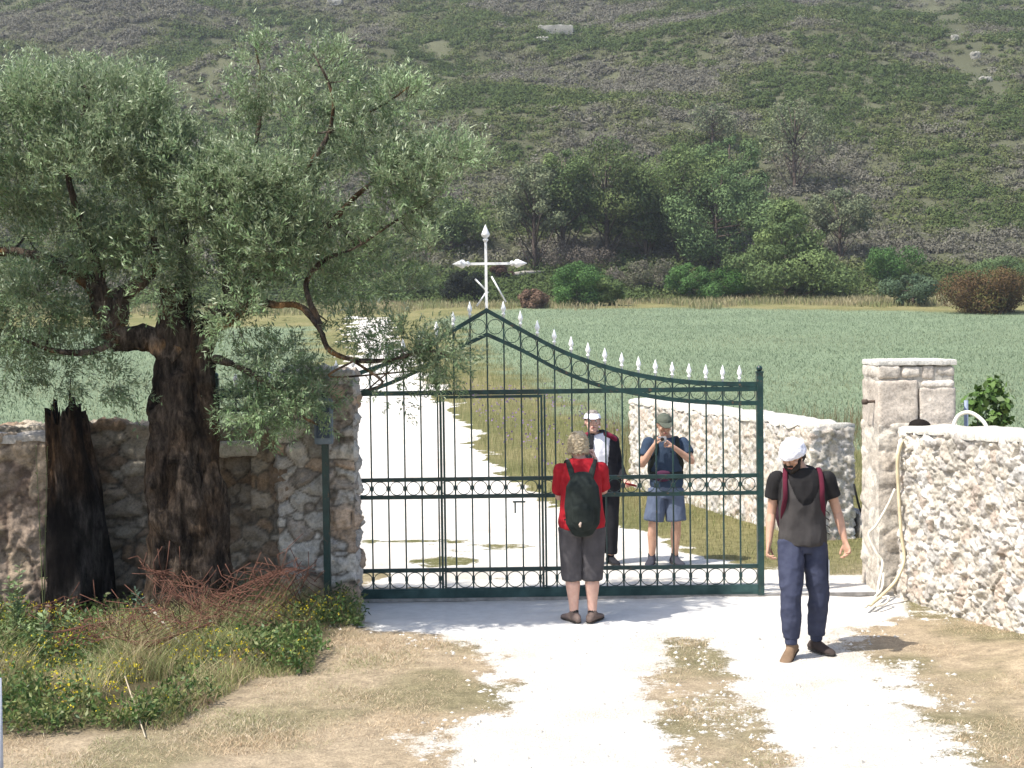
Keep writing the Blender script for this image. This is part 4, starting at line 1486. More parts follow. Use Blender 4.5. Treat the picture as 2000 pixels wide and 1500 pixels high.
o = link('leafy_weeds', fast_mesh('leafy_weeds', leafquads(pp_, dq, lq, lq * .4, rv), 4, cq), M_leaf, None, False)
tag(o, 'small leafy green weeds mixed into the grass under the olive', 'weeds', kind='stuff')
p2 = scatter(weeds_poly, 6000, rv)
den = fbm(np.stack([p2[:, 0] * 1.7, p2[:, 1] * 1.7, p2[:, 0] * 0], 1), 3, 49)
p2 = p2[(den > .48) & (p2[:, 1] < 12.6)]
n_ = len(p2)
p3 = put(p2) + np.stack([p2[:, 0] * 0, p2[:, 0] * 0, rv.uniform(.12, .30, n_)], 1)
V_ = np.concatenate([leafquads(p3 + rv.normal(size=(n_, 3)) * .004, unit(rv.normal(size=(n_, 3)) + [0, -.3, .3]), .012, .011, rv) for _ in range(3)])
o = link('yellow_flowers', fast_mesh('yellow_flowers', V_, 4, np.tile([.62, .50, .03], (n_ * 3, 1))), M_grass, None, False)
tag(o, 'tiny yellow flowers in the weeds under the olive tree', 'flowers', kind='stuff')

# rusty wire netting ----------------------------------------------
M_rust = mottled('rusty_wire', (.075, .03, .02), (.16, .075, .048), 18, .9)
ro = P(420, 1130, 11.9)
def netting(name, label, c, rx, rz, n1, n2, seed, ang=.5, yo=.25, ryo=.35):
    r = np.random.default_rng(seed)
    mb_ = MB()
    def S(u, v_):
        # crumpled half-roll surface
        a_ = math.pi * (.02 + .96 * v_)
        x_ = c[0] + rx * (u - .5) * 2 + .12 * math.sin(5 * v_ + seed) 
        z_ = c[2] + rz * math.sin(a_) * (.75 + .35 * math.sin(3.1 * u + seed)) 
        y_ = c[1] - ryo * math.cos(a_) + .1 * math.sin(7 * u)
        nz = (vnoise(np.array([[u * 4, v_ * 4, seed]]), seed)[0] - .5) * .22
        return (x_ + nz * .8, y_ + nz, max(z_ + nz, c[2] - .02))
    for dirn in (1, -1):
        for i in range(-n1, n1 * 2):
            pts_ = []
            for j in range(15):
                v_ = j / 14
                u = i / n1 + dirn * v_ * ang * 1.6 + r.normal() * .004
                if 0 <= u <= 1: pts_.append(S(u, v_))
            if len(pts_) > 3 and r.random() < .9: mb_.tube(pts_, .0032, 4)
    for _ in range(n2):
        u = r.random(); v_ = r.random(); q_ = Vector(S(u, v_))
        e_ = q_ + Vector((r.normal() * .2, r.normal() * .12, abs(r.normal()) * .16 - .03))
        mb_.tube([q_, (q_ + e_) / 2 + Vector(r.normal(size=3) * .05), e_], .0032, 4)
    o_ = mb_.build(name, M_rust); tag(o_, label, 'wire netting', 'rusty wire netting heaps')
    return o_


netting('wire_netting', 'tall crumpled heap of rusty wire netting against the olive trunk', (P(450, 1190, 11.9).x, 11.95, .22), .62, .62, 22, 110, 3)
netting('wire_netting', 'low flattened sheet of rusty netting lying in the weeds', (P(285, 1240, 11.5).x, 11.2, .22), .6, .10, 22, 60, 5, .4, ryo=.35)
netting('wire_netting', 'sagging rusty netting between the charred stump and the olive trunk', (P(190, 1190, 12.1).x, 12.2, .05), .5, .26, 11, 20, 9, .45, ryo=.2)
# weathered laths in the weeds
mb = MB(); a_ = G(300, 1262); b_ = G(352, 1300)
mb.tube([Vector((a_.x, a_.y, .30)), Vector((b_.x, b_.y, .18))], [.012, .009], 6)
o = mb.build('wooden_lath', mottled('grey_lath', (.36, .33, .29), (.5, .47, .42), 9)); tag(o, 'pale broken wooden lath lying on top of the weeds', 'stick')
mb = MB(); a_ = G(245, 1362); b_ = G(284, 1446)
mb.tube([Vector((a_.x, a_.y, .15)), Vector((b_.x, b_.y, .02))], [.006, .005], 5)
o = mb.build('dry_stick', mottled('straw_stick', (.36, .30, .2), (.5, .42, .3), 9)); tag(o, 'thin dry straw-coloured stick at the front edge of the weeds', 'stick')
# leaning pale pole at the very left edge
mb = MB(); a_ = P(2, 1600, 7.2); b_ = P(-3, 1325, 7.2)
mb.tube([Vector((a_.x, a_.y, -.02)), b_], .016, 10)
o = mb.build('metal_pole', mottled('galvanised', (.42, .43, .46), (.52, .53, .56), 9, .5)); tag(o, 'thin pale grey pole cut off by the lower left picture corner', 'pole')

# charred stump ----------------------------------------------------
st = thing('charred_stump', 'hollow blackened tree stump with splintered top beside the brown wall end', 'tree stump', (P(148, 1150, 12.75).x, 12.75, 0))
M_char = barkmat()
M_char.name = 'charred_wood'
W_ = lambda px, py, d=12.75: P(px, py, d) - st.location
seg = 44; rows = 26
mb = MB(); V_ = []; col_ = []
xl_ = lambda t: np.interp(t, [0, .5, .8, 1], [80, 88, 90, 92]); xr_ = lambda t: np.interp(t, [0, .4, .7, 1], [216, 208, 190, 166])
for i in range(rows):
    t = i / (rows - 1)
    pyy = 1170 - t * (1170 - 845)
    c_ = (W_(xl_(t), pyy) + W_(xr_(t), pyy)) / 2
    rx = (W_(xr_(t), pyy) - W_(xl_(t), pyy)).x / 2
    for j in range(seg):
        a_ = 2 * math.pi * j / seg
        n_ = 1 + .34 * (fbm(np.array([[math.cos(a_) * 1.6, math.sin(a_) * 1.6, t * 3.5]]), 4, 31)[0] - .5) + .28 * (vnoise(np.array([[math.cos(a_) * 5, math.sin(a_) * 5, t * 2.2]]), 3)[0] - .5) + .07 * math.sin(a_ * 9 + t * 5)
        z = c_.z
        if i == rows - 1: z += (.05 + .28 * vnoise(np.array([[j * .9, 1, 2]]), 8)[0]) 
        V_.append((c_.x + rx * n_ * math.cos(a_), c_.y + .27 * n_ * math.sin(a_), z))
        br = sstep(.5, .95, t) * vnoise(np.array([[j * .4, t * 2, 2]]), 5)[0]
        col_.append(np.array([.010, .008, .007]) * (1 - br) + np.array([.13, .075, .04]) * br + np.array([.05, .045, .04]) * float(sstep(.55, .75, fbm(np.array([[j * .25, t * 4, 2]]), 3, 35)))[()] if False else np.array([.012, .010, .009]) * (1 - br) + np.array([.13, .075, .04]) * br + np.array([.045, .04, .036]) * float(sstep(.52, .72, fbm(np.array([[j * .25, t * 4, 2.]]), 3, 35)[0])))
F__ = [(i * seg + j, i * seg + (j + 1) % seg, (i + 1) * seg + (j + 1) % seg, (i + 1) * seg + j) for i in range(rows - 1) for j in range(seg)]
n0 = len(V_)
# inner wall so the shell is hollow
for i in range(rows - 1, 11, -2):
    for j in range(seg):
        x_, y_, z_ = V_[i * seg + j]
        c_ = W_((xl_(i / (rows - 1)) + xr_(i / (rows - 1))) / 2, 900)
        V_.append((c_.x + (x_ - c_.x) * .78, y_ * .78, z_ - .01)); col_.append(np.array([.012, .010, .008]))
ir = (len(V_) - n0) // seg
F__ += [((rows - 1) * seg + j, (rows - 1) * seg + (j + 1) % seg, n0 + (j + 1) % seg, n0 + j) for j in range(seg)]
F__ += [(n0 + i * seg + j, n0 + i * seg + (j + 1) % seg, n0 + (i + 1) * seg + (j + 1) % seg, n0 + (i + 1) * seg + j) for i in range(ir - 1) for j in range(seg)]
F__.append(tuple(n0 + (ir - 1) * seg + j for j in range(seg)))
mb.add(V_, F__, np.array(col_)); mb.build('trunk', M_char, st)
mb = MB()
r = random.Random(5)
for i in range(26):
    px = r.uniform(94, 150); py = r.uniform(840, 900); hgt = r.uniform(.14, .42) * (1.2 if px < 135 else .8)
    b_ = W_(px, py, 12.75 + r.uniform(-.2, .15))
    e_ = b_ + Vector((r.uniform(-.05, .05), r.uniform(-.03, .03), hgt))
    k_ = r.random()
    mb.tube([b_, (b_ + e_) / 2 + Vector((r.uniform(-.01, .01), 0, 0)), e_], [(.022, .012), (.015, .008), (.003, .002)], 6, (.05 + .09 * k_, .03 + .045 * k_, .02 + .02 * k_))
mb.build('splinters', M_char, st)


# leafy plants -----------------------------------------------------
def stem_plant(name, label, px, py, d, hgt, nst, leafl, spread, pal, seed, cat='plant', group=None, lw=.42, z=None):
    r = np.random.default_rng(seed)
    b_ = P(px, py, d); b_.z = gz1(b_.x, b_.y) if z is None else z
    t = thing(name, label, cat, b_, 0, group)
    mb_ = MB(); V_ = []; C_ = []
    for s in range(nst):
        top = np.array([r.normal() * spread, r.normal() * spread * .6, hgt * r.uniform(.65, 1.05)])
        pts_ = [np.zeros(3), top * .5 + np.array([0, 0, .05]), top]
        cc_ = crv(pts_, 6)
        mb_.tube(cc_, list(np.linspace(.006, .002, len(cc_))), 5, (.16, .18, .08))
        for i, q_ in enumerate(cc_[3:]):
            for sd in (0, 1):
                a_ = i * 1.57 + sd * math.pi + r.normal() * .3
                dv_ = unit(np.array([math.cos(a_), math.sin(a_), .55 + r.normal() * .2]))
                L_ = leafl * r.uniform(.6, 1.1) * (1 - .4 * i / len(cc_))
                V_.append(leafquads(np.array([q_[:]]), dv_[None], L_, L_ * lw, r, np.array([[0, 0, 1.]]) + r.normal(size=(1, 3)) * .3))
                C_.append(np.array(pal) * r.uniform(.75, 1.25))
    mb_.build('stems', M_grass, t)
    link('leaves', fast_mesh('leaves', np.concatenate(V_), 4, np.array(C_)), M_leaf, t, False)
    return t


gL = 'broad-leaved plants at the left edge'
PL = (.20, .27, .12)
stem_plant('leafy_plant', 'tallest broad-leaved plant, at the left edge before the brown wall end', 28, 1230, 11.4, .72, 5, .11, .07, PL, 1, group=gL)
stem_plant('leafy_plant', 'short broad-leaved plant in front of the charred stump', 85, 1240, 11.2, .40, 6, .09, .09, PL, 2, group=gL)
stem_plant('leafy_plant', 'lone upright leafy sprig at the right foot of the charred stump', 125, 1225, 11.5, .42, 4, .08, .06, PL, 3, group=gL)
stem_plant('leafy_plant', 'fine grey-green sprig at the foot of the olive trunk', 275, 1210, 11.7, .46, 5, .075, .06, (.15, .24, .17), 4, group=gL, lw=.2)
stem_plant('thin_sprout', 'thin young shoot growing up beside the splintered stump top', 80, 1000, 12.5, 2.0, 2, .05, .05, (.16, .20, .08), 6, z=.0)

# young tree and pipe behind the right wall
t = thing('young_tree', 'small leafy young tree behind the right foreground wall', 'tree', (P(1932, 900, 14.9).x, 14.9, 0))
mb = MB(); tl_ = t.location
Q = lambda px, py, d=14.9: P(px, py, d) - tl_
cen = []; 
for e in [(1945, 755), (1925, 775), (1960, 790), (1905, 790), (1940, 820), (1915, 835), (1962, 815)]:
    e_ = Q(*e, 14.9 + random.uniform(-.2, .2))
    mb.tube(crv([Vector((0, 0, -.1)), Vector((0, 0, .6)), (e_ + Vector((0, 0, .6))) / 2, e_], 4), list(np.linspace(.018, .004, 13)), 6)
    cen.append(e_[:])
mb.build('trunk', M_bark2, t)
V_, c_ = clump_leaves(cen, [.14] * len(cen), 620, .085, [(.05, .11, .02), (.08, .15, .03), (.11, .18, .045)], 3, shell=.1, aspect=.6)
link('crown', fast_mesh('crown', V_, 4, c_), M_leaf, t, False)
mb = MB(); pz = P(1887, 782, 14.2)
mb.tube([Vector((pz.x, 14.2, 0)), Vector((pz.x, 14.2, pz.z))], .022, 10); 
o = mb.build('standpipe', mottled('blue_grey_pipe', (.20, .24, .32), (.28, .32, .4), 10, .5)); tag(o, 'upright blue-grey pipe sticking up behind the right foreground wall', 'pipe')

# hoses -------------------------------------------------------------
M_hose = mottled('cream_hose', (.58, .54, .44), (.72, .69, .60), 12, .45, .1)
M_hose2 = mottled('yellowed_hose', (.50, .42, .26), (.64, .56, .38), 12, .45, .1)
def hose(label, pts_, r_, mat, cat='hose'):
    mb_ = MB(); mb_.tube(crv([P(*q_) for q_ in pts_], 8), r_, 8)
    o_ = mb_.build('hose', mat); tag(o_, label, cat, 'pale hoses hanging over the right wall'); return o_
hose('cream hose looping up over the wall top behind the pillar', [(1935, 858, 13.0), (1922, 825, 13.1), (1895, 806, 13.2), (1872, 812, 13.25), (1862, 835, 13.25), (1868, 852, 13.3), (1850, 846, 13.35), (1800, 842, 13.36), (1768, 850, 13.36), (1755, 880, 13.33), (1754, 930, 13.33), (1757, 955, 13.33)], .019, M_hose)
hose('yellowed hose hanging down the wall end with its end on the ground', [(1762, 860, 13.32), (1753, 900, 13.32), (1755, 960, 13.32), (1760, 1040, 13.3), (1766, 1090, 13.28), (1752, 1130, 13.2), (1728, 1158, 13.05), (1700, 1182, 12.75)], .016, M_hose2)
hose('white hose sagging from the wall towards the low kerb wall and back down', [(1748, 955, 13.34), (1735, 985, 13.36), (1712, 1025, 13.4), (1697, 1045, 13.45), (1712, 1080, 13.42), (1724, 1100, 13.4), (1716, 1140, 13.3), (1712, 1165, 13.1), (1690, 1186, 12.7)], .013, M_hose)
hose('thin cream hose curling on the ground at the pillar foot', [(1726, 1120, 13.35), (1722, 1150, 13.2), (1705, 1172, 13.0), (1735, 1165, 12.95), (1730, 1178, 12.85), (1712, 1184, 12.75)], .012, M_hose)
mb = MB(); mb.tube(crv([P(1668, 945, 17.0), P(1673, 970, 17.0), P(1680, 995, 17.1), P(1690, 1018, 17.2), P(1694, 1040, 17.25)], 5), .013, 6)
o = mb.build('cable', mottled('black_cable', (.01, .01, .01), (.02, .02, .02), 10)); tag(o, 'black cable curving down beside the end of the cream rubble wall', 'cable')


# ================================================================== PEOPLE
def remesh(V_, F__, voxel, smooth=1):
    me_ = bpy.data.meshes.new('tmp')
    me_.from_pydata(np.asarray(V_).tolist(), [], F__)
    bm_ = bmesh.new(); bm_.from_mesh(me_); bmesh.ops.recalc_face_normals(bm_, faces=bm_.faces); bm_.to_mesh(me_); bm_.free()
    o_ = bpy.data.objects.new('tmp', me_)
    C.objects.link(o_)
    md = o_.modifiers.new('r', 'REMESH'); md.mode = 'VOXEL'; md.voxel_size = voxel
    if smooth:
        sm_ = o_.modifiers.new('s', 'SMOOTH'); sm_.iterations = smooth; sm_.factor = .5
    dg = bpy.context.evaluated_depsgraph_get()
    out = bpy.data.meshes.new_from_object(o_.evaluated_get(dg))
    bpy.data.objects.remove(o_); bpy.data.meshes.remove(me_)
    return out


def parts(*lofts):
    V_ = []; F__ = []; n_ = 0
    for (v_, f_) in lofts:
        V_.append(np.asarray(v_)); F__ += [tuple(i + n_ for i in f) for f in f_]; n_ += len(v_)
    return np.concatenate(V_), F__


def ell(c_, r_, seg=14):
    c_ = Vector(c_)
    k = [math.radians(a) for a in range(-75, 76, 15)]
    return loft([c_ + Vector((0, 0, r_[2] * math.sin(a))) for a in k], [(r_[0] * math.cos(a), r_[1] * math.cos(a)) for a in k], seg, False, (1, 0, 0))


def wrinkle(me_, amp, fr, seed, sc=(1, 1, 1)):
    n_ = len(me_.vertices)
    co = np.empty(n_ * 3, np.float32); me_.vertices.foreach_get('co', co); co = co.reshape(-1, 3)
    no = np.empty(n_ * 3, np.float32); me_.vertices.foreach_get('normal', no); no = no.reshape(-1, 3)
    q_ = co * np.array(sc) * fr
    f = 1 - np.abs(fbm(q_, 3, seed) * 2 - 1) * 2
    co = co + no * (f * amp)[:, None]
    me_.vertices.foreach_set('co', co.astype(np.float32).ravel()); me_.update()


def garment(name, lofts, mat, parent, voxel=.008, amp=.006, fr=9, seed=1, sc=(1, 1, .6), cut=None):
    me_ = remesh(*parts(*lofts), voxel, 1)
    if amp: wrinkle(me_, amp, fr, seed, sc)
    me_.name = name
    return link(name, me_, mat, parent)


def frame(dirv, palm):
    d_ = Vector(dirv).normalized(); n_ = Vector(palm); n_ = (n_ - d_ * n_.dot(d_)).normalized()
    return d_, n_, d_.cross(n_)


def hand(w_, dirv, palm, thumb=1, curl=.5, s=1.0):
    """palm + five separate fingers; thumb=+-1 side"""
    d_, n_, sd = frame(dirv, palm)
    sd = sd * thumb
    w_ = Vector(w_)
    L_ = [loft([w_ - d_ * .02 * s, w_ + d_ * .02 * s, w_ + d_ * .055 * s, w_ + d_ * .088 * s], [(.024 * s, .018 * s), (.032 * s, .017 * s), (.040 * s, .016 * s), (.038 * s, .013 * s)], 12, True, sd)]
    fl = [.072, .080, .075, .058]
    for i in range(4):
        off = (1.5 - i) * .0205 * s
        b_ = w_ + d_ * (.078 - (.006 if i in (0, 3) else 0)) * s + sd * off
        a0 = math.radians(18 + 45 * curl + 4 * i); a1 = a0 + math.radians(15 + 60 * curl); a2 = a1 + math.radians(8 + 35 * curl)
        l_ = fl[i] * s
        sp = sd * ((1.5 - i) * .05)
        q1_ = b_ + (d_ * math.cos(a0) + n_ * math.sin(a0) + sp) * l_ * .45
        q2_ = q1_ + (d_ * math.cos(a1) + n_ * math.sin(a1)) * l_ * .32
        q3_ = q2_ + (d_ * math.cos(a2) + n_ * math.sin(a2)) * l_ * .24
        L_.append(loft([b_ - d_ * .012, b_, q1_, q2_, q3_], [.0088 * s, .0088 * s, .0085 * s, .0078 * s, .0065 * s], 8, True))
    b_ = w_ + d_ * .022 * s + sd * .026 * s
    q1_ = b_ + (d_ * .65 + sd * .62 + n_ * .35).normalized() * .042 * s
    q2_ = q1_ + (d_ * .85 + sd * .2 + n_ * .45).normalized() * .034 * s
    L_.append(loft([b_ - sd * .01, b_, q1_, q2_], [.012 * s, .0125 * s, .0105 * s, .0085 * s], 8, True))
    return L_


def headparts(c_, yaw=0, pitch=0, s=1.0, neck=None):
    """facing -Y; returns lofts and the matrix of the head"""
    M_ = Matrix.Translation(c_) @ Matrix.Rotation(yaw, 4, 'Z') @ Matrix.Rotation(pitch, 4, 'X') @ Matrix.Scale(s, 4)
    secs = [(-.118, .026, .026, -.062), (-.108, .040, .040, -.052), (-.085, .054, .058, -.034), (-.055, .063, .074, -.016), (-.02, .070, .086, -.004), (.02, .075, .094, .004), (.055, .076, .094, .006), (.085, .066, .082, .006), (.105, .048, .060, .006), (.118, .022, .03, .006)]
    L_ = [loft([(0, y_, z_) for z_, a_, b_, y_ in secs], [(a_, b_) for z_, a_, b_, y_ in secs], 20, False, (1, 0, 0))]
    L_.append(loft([(0, -.088, .022), (0, -.104, -.008), (0, -.108, -.026), (0, -.092, -.036)], [(.008, .010), (.011, .012), (.015, .012), (.012, .008)], 8, True, (1, 0, 0)))
    L_.append(loft([(-.038, -.074, .030), (0, -.088, .030), (.038, -.074, .030)], [.010, .012, .010], 8, True))
    L_.append(ell((0, -.086, -.062), (.026, .013, .007), 10)); L_.append(ell((0, -.084, -.074), (.022, .013, .006), 10))
    L_.append(ell((0, -.078, -.104), (.018, .014, .013), 10))
    for sx in (-1, 1):
        L_.append(ell((sx * .079, .012, -.012), (.010, .020, .032), 10)); L_.append(ell((sx * .044, -.066, -.028), (.022, .02, .02), 10))
    out = []
    for v_, f_ in L_:
        v2 = np.array([(M_ @ Vector(p_))[:] for p_ in v_]); out.append((v2, f_))
    return out, M_


def skinmat(name, c0, c1):
    m, nt_, b_ = newmat(name)
    n_ = noise_node(nt_, 14, 4)
    r_ = ramp(nt_, n_.outputs['Fac'], [(.35, c0), (.65, c1)])
    nt_.links.new(r_.outputs['Color'], b_.inputs['Base Color'])
    b_.inputs['Roughness'].default_value = .55
    b_.inputs['Subsurface Weight'].default_value = .08
    b_.inputs['Subsurface Radius'].default_value = (.01, .004, .002)
    b_.inputs['Specular IOR Level'].default_value = .35
    return m


def cloth(name, c0, c1=None, scale=30, rough=.9):
    if c1 is None: c1 = tuple(min(1, a * 1.35 + .003) for a in c0)
    return mottled(name, c0, c1, scale * .4, rough, .25, 180, .002, spec=.15)


M_eye = mottled('eye_white', (.6, .6, .58), (.65, .65, .62), 3); M_iris = mottled('dark_iris', (.01, .008, .006), (.02, .015, .01), 3)
M_lip = mottled('lips', (.30, .10, .09), (.36, .13, .11), 20)


def finish_body(lofts, M_, skin, parent, voxel=.0052, eyes=True):
    me_ = remesh(*parts(*lofts), voxel, 1)
    me_.name = 'body'
    bm_ = bmesh.new(); bm_.from_mesh(me_)
    for f in bm_.faces: f.smooth = True
    if eyes:
        for sx in (-1, 1):
            for (yy_, r_, mi) in ((-.0815, .0115, 1), (-.0885, .0062, 2)):
                n0_ = len(bm_.faces)
                g = bmesh.ops.create_uvsphere(bm_, u_segments=10, v_segments=8, radius=r_, matrix=M_ @ Matrix.Translation((sx * .031, yy_, .008)))
                for v_ in g['verts']:
                    for f in v_.link_faces: f.material_index = mi; f.smooth = True
        g = bmesh.ops.create_uvsphere(bm_, u_segments=12, v_segments=8, radius=1, matrix=M_ @ Matrix.Translation((0, -.0965, -.066)) @ Matrix.Diagonal((.022, .006, .0065, 1)))
        for v_ in g['verts']:
            for f in v_.link_faces: f.material_index = 3; f.smooth = True
    bm_.to_mesh(me_); bm_.free()
    return link('body', me_, [skin, M_eye, M_iris, M_lip], parent)


def legs(hL, kL, aL, s=1.0, fat=1.0):
    h_, k_, a_ = Vector(hL), Vector(kL), Vector(aL)
    return loft([h_, h_.lerp(k_, .35), h_.lerp(k_, .75), k_, k_.lerp(a_, .12), k_.lerp(a_, .33) + Vector((0, .012, 0)), k_.lerp(a_, .7), a_, a_ + (a_ - k_) * .06],
                [.080 * fat, .076 * fat, .062 * fat, .055 * fat, .052 * fat, .058 * fat, .042 * fat, .034 * fat, .034 * fat], 14, True, (1, 0, 0))


def arm(sh, el, wr, fat=1.0):
    s_, e_, w_ = Vector(sh), Vector(el), Vector(wr)
    return loft([s_, s_.lerp(e_, .3), s_.lerp(e_, .75), e_, e_.lerp(w_, .25), e_.lerp(w_, .7), w_], [.052 * fat, .047 * fat, .040 * fat, .038 * fat, .040 * fat, .030 * fat, .0235 * fat], 12, True)


def torso(z0, z1, secs, off=0.0, rnd=False, lean=(0, 0)):
    """secs: list of (z, rx, ry, cx, cy)"""
    S_ = np.array(secs, float)
    zs = np.linspace(z0, z1, 14)
    pts_ = [(np.interp(z, S_[:, 0], S_[:, 3]), np.interp(z, S_[:, 0], S_[:, 4]), z) for z in zs]
    rr_ = [(np.interp(z, S_[:, 0], S_[:, 1]) + off, np.interp(z, S_[:, 0], S_[:, 2]) + off) for z in zs]
    return loft(pts_, rr_, 24, rnd, (1, 0, 0))


def shoe(ank, fwd, ln=.27, pitch=0.0, w=.047, h=.09, tall=.10, rot=0):
    """shoe lofts: upper and sole. fwd is a horizontal direction; heel below the ankle"""
    a_ = Vector(ank); f_ = Vector(fwd).normalized()
    up = Vector((0, 0, 1))
    Rm = Matrix.Rotation(pitch, 3, f_.cross(up))
    f2 = Rm @ f_; u2 = Rm @ up
    sd = f2.cross(u2)
    base_ = a_ - u2 * h
    st_ = [(-.065, .030, .030, .035), (-.05, .036, .042, .045), (0, .036, .05, .052), (.05, .040, .042, .045), (.10, .046, .030, .034), (.15, .046, .025, .028), (.185, .036, .020, .023), (.20, .020, .012, .016)]
    k_ = ln / .27
    up_ = loft([base_ + f2 * x_ * k_ + u2 * zc_ for x_, rx_, rz_, zc_ in st_], [(rx_ * w / .046, rz_) for x_, rx_, rz_, zc_ in st_], 14, True, sd)
    collar = loft([base_ + u2 * .05, base_ + u2 * tall], [(.038, .045), (.036, .042)], 14, False, f2)
    so = [(-.078, .020), (-.068, .034), (0, .036), (.06, .040), (.12, .050), (.17, .044), (.20, .028), (.212, .012)]
    sole = loft([base_ + f2 * x_ * k_ + u2 * .012 for x_, rx_ in so], [(rx_ * w / .046, .014) for x_, rx_ in so], 12, False, sd)
    return up_, collar, sole


M_skin = skinmat('tanned_skin', (.42, .24, .16), (.52, .31, .22))
M_skin2 = skinmat('fair_skin', (.52, .31, .24), (.60, .38, .30))


def strapline(pts_, w_, t_, name, mat, par, ref=(0, 1, 0)):
    mb_ = MB()
    V_, F__ = loft(crv(pts_, 5), [(w_, t_)] * ((len(pts_) - 1) * 5 + 1), 8, False, ref)
    mb_.add(V_, F__)
    return mb_.build(name, mat, par)


def eyeof(px, py):
    return onground(px, py, 8)


def place(px, py, d):
    q_ = P(px, py, d)
    return Vector((q_.x, d, gz1(q_.x, d)))


# ---------- man walking on the right, faces the camera (local -Y) ----------
d_ = 11.05
man = thing('person', 'man in white bandana, dark T-shirt and blue sweatpants walking right of the gate', 'person', place(1568, 1285, d_), 0)
man.rotation_euler = (0, 0, math.radians(-6))
hc = Vector((-.075, -.055, 1.585))
hd, HM = headparts(hc, math.radians(-32), math.radians(30), .98)
secs = [(.84, .150, .105, 0, .01), (.93, .165, .115, 0, .01), (1.03, .150, .105, 0, .005), (1.12, .152, .105, 0, 0), (1.25, .175, .118, 0, -.005), (1.36, .185, .112, 0, 0), (1.42, .150, .085, 0, 0), (1.46, .085, .062, 0, -.005), (1.50, .058, .056, -.005, -.01)]
hL, kL, aL = (.085, .01, .90), (.125, .02, .49), (.115, .10, .105)
hR, kR, aR = (-.085, -.02, .90), (-.10, -.13, .50), (-.10, -.12, .115)
sL, eL, wL = (.195, 0, 1.385), (.275, .03, 1.12), (.325, -.03, .90)
sR, eR, wR = (-.195, 0, 1.385), (-.235, .03, 1.11), (-.262, -.04, .88)
body = [torso(.92, 1.48, secs, -.018), legs(hL, kL, aL), legs(hR, kR, aR), arm(sL, eL, wL, .95), arm(sR, eR, wR, .95), loft([(0, 0, 1.42), (-.03, -.02, 1.50), hc + Vector((.01, .025, -.05))], [.062, .052, .052], 12, True)]
body += hand(wL, (.25, -.25, -1), (-.8, -.5, 0), 1, .35) + hand(wR, (-.10, -.1, -1), (.9, -.2, 0), -1, .45) + hd
finish_body(body, HM, M_skin, man)
M_tee = cloth('black_cotton', (.013, .012, .012)); M_vest = cloth('charcoal_cotton', (.042, .038, .037), (.06, .055, .053))
M_sweat = cloth('blue_fleece', (.034, .039, .068), (.052, .058, .092)); M_burg = cloth('burgundy_webbing', (.065, .010, .020), (.095, .014, .028))
def slv(s_, e_, f=.5, r0=.066, r1=.062):
    s_ = Vector(s_); e_ = Vector(e_)
    a_ = loft([s_.lerp(e_, .04), s_.lerp(e_, f * .5), s_.lerp(e_, f)], [r0, r0 * .97, r1], 16, False)
    b_ = ell(s_, (r0 * .97, r0 * .97, r0 * .93), 16)
    return (np.concatenate([a_[0], b_[0]]), a_[1] + [tuple(i + len(a_[0]) for i in q) for q in b_[1]])
garment('t_shirt', [torso(.885, 1.475, secs, .014), slv(sL, eL, .52), slv(sR, eR, .52)], M_tee, man, .007, .012, 8, 3, (1, 1, .45))
# grey front panel of the shirt with a deep scooped neck
secs_f = [(.88, .165, .125, 0, .0), (.93, .170, .128, 0, .0), (1.03, .158, .118, 0, -.004), (1.12, .158, .118, 0, -.008), (1.25, .165, .130, 0, -.012), (1.31, .150, .124, .015, -.012)]
secs_f[-1:] = [(1.36, .165, .122, 0, -.008), (1.42, .14, .10, 0, -.005)]
V_, F__ = torso(.882, 1.42, secs_f, .014)
gm2 = remesh(*parts((V_, F__)), .007, 1); wrinkle(gm2, .012, 8, 3, (1, 1, .45))
bm_ = bmesh.new(); bm_.from_mesh(gm2)
bmesh.ops.delete(bm_, geom=[v_ for v_ in bm_.verts if v_.co.y > .02 or v_.co.z > 1.20 + 13 * (v_.co.x - .015) ** 2], context='VERTS')
bm_.to_mesh(gm2); bm_.free()
link('front_panel', gm2, M_vest, man)
for sx in (-1, 1):
    fx = -.0 if sx < 0 else 0
    strapline([(sx * .10, -.108, 1.22), (sx * .115, -.128, 1.30), (sx * .125, -.112, 1.38), (sx * .12, -.05, 1.45), (sx * .11, .03, 1.455), (sx * .10, .10, 1.36)], .028 if sx > 0 else .022, .006, 'shoulder_strap', M_burg, man, (1, 0, 0)) if False else None
pl_ = [loft([hL, Vector(hL).lerp(Vector(kL), .4), kL, Vector(kL).lerp(Vector(aL), .5), Vector(kL).lerp(Vector(aL), .88)], [.096, .090, .074, .064, .054], 16, False, (1, 0, 0)),
       loft([hR, Vector(hR).lerp(Vector(kR), .4), kR, Vector(kR).lerp(Vector(aR), .5), Vector(kR).lerp(Vector(aR), .88)], [.096, .090, .075, .066, .056], 16, False, (1, 0, 0)),
       torso(.82, 1.02, [(.82, .155, .105, 0, .01), (.93, .172, .125, 0, .01), (1.02, .158, .115, 0, .01)])]
sw = garment('sweatpants', pl_, M_sweat, man, .008, .016, 7, 8, (1, 1, .9))
for k_, a_ in ((kL, aL), (kR, aR)):
    k_ = Vector(k_); a_ = Vector(a_)
    garment('cuff', [loft([k_.lerp(a_, .86), k_.lerp(a_, 1.0)], [.050, .046], 14, False, (1, 0, 0))], M_sweat, sw, .007, .002, 20, 2)
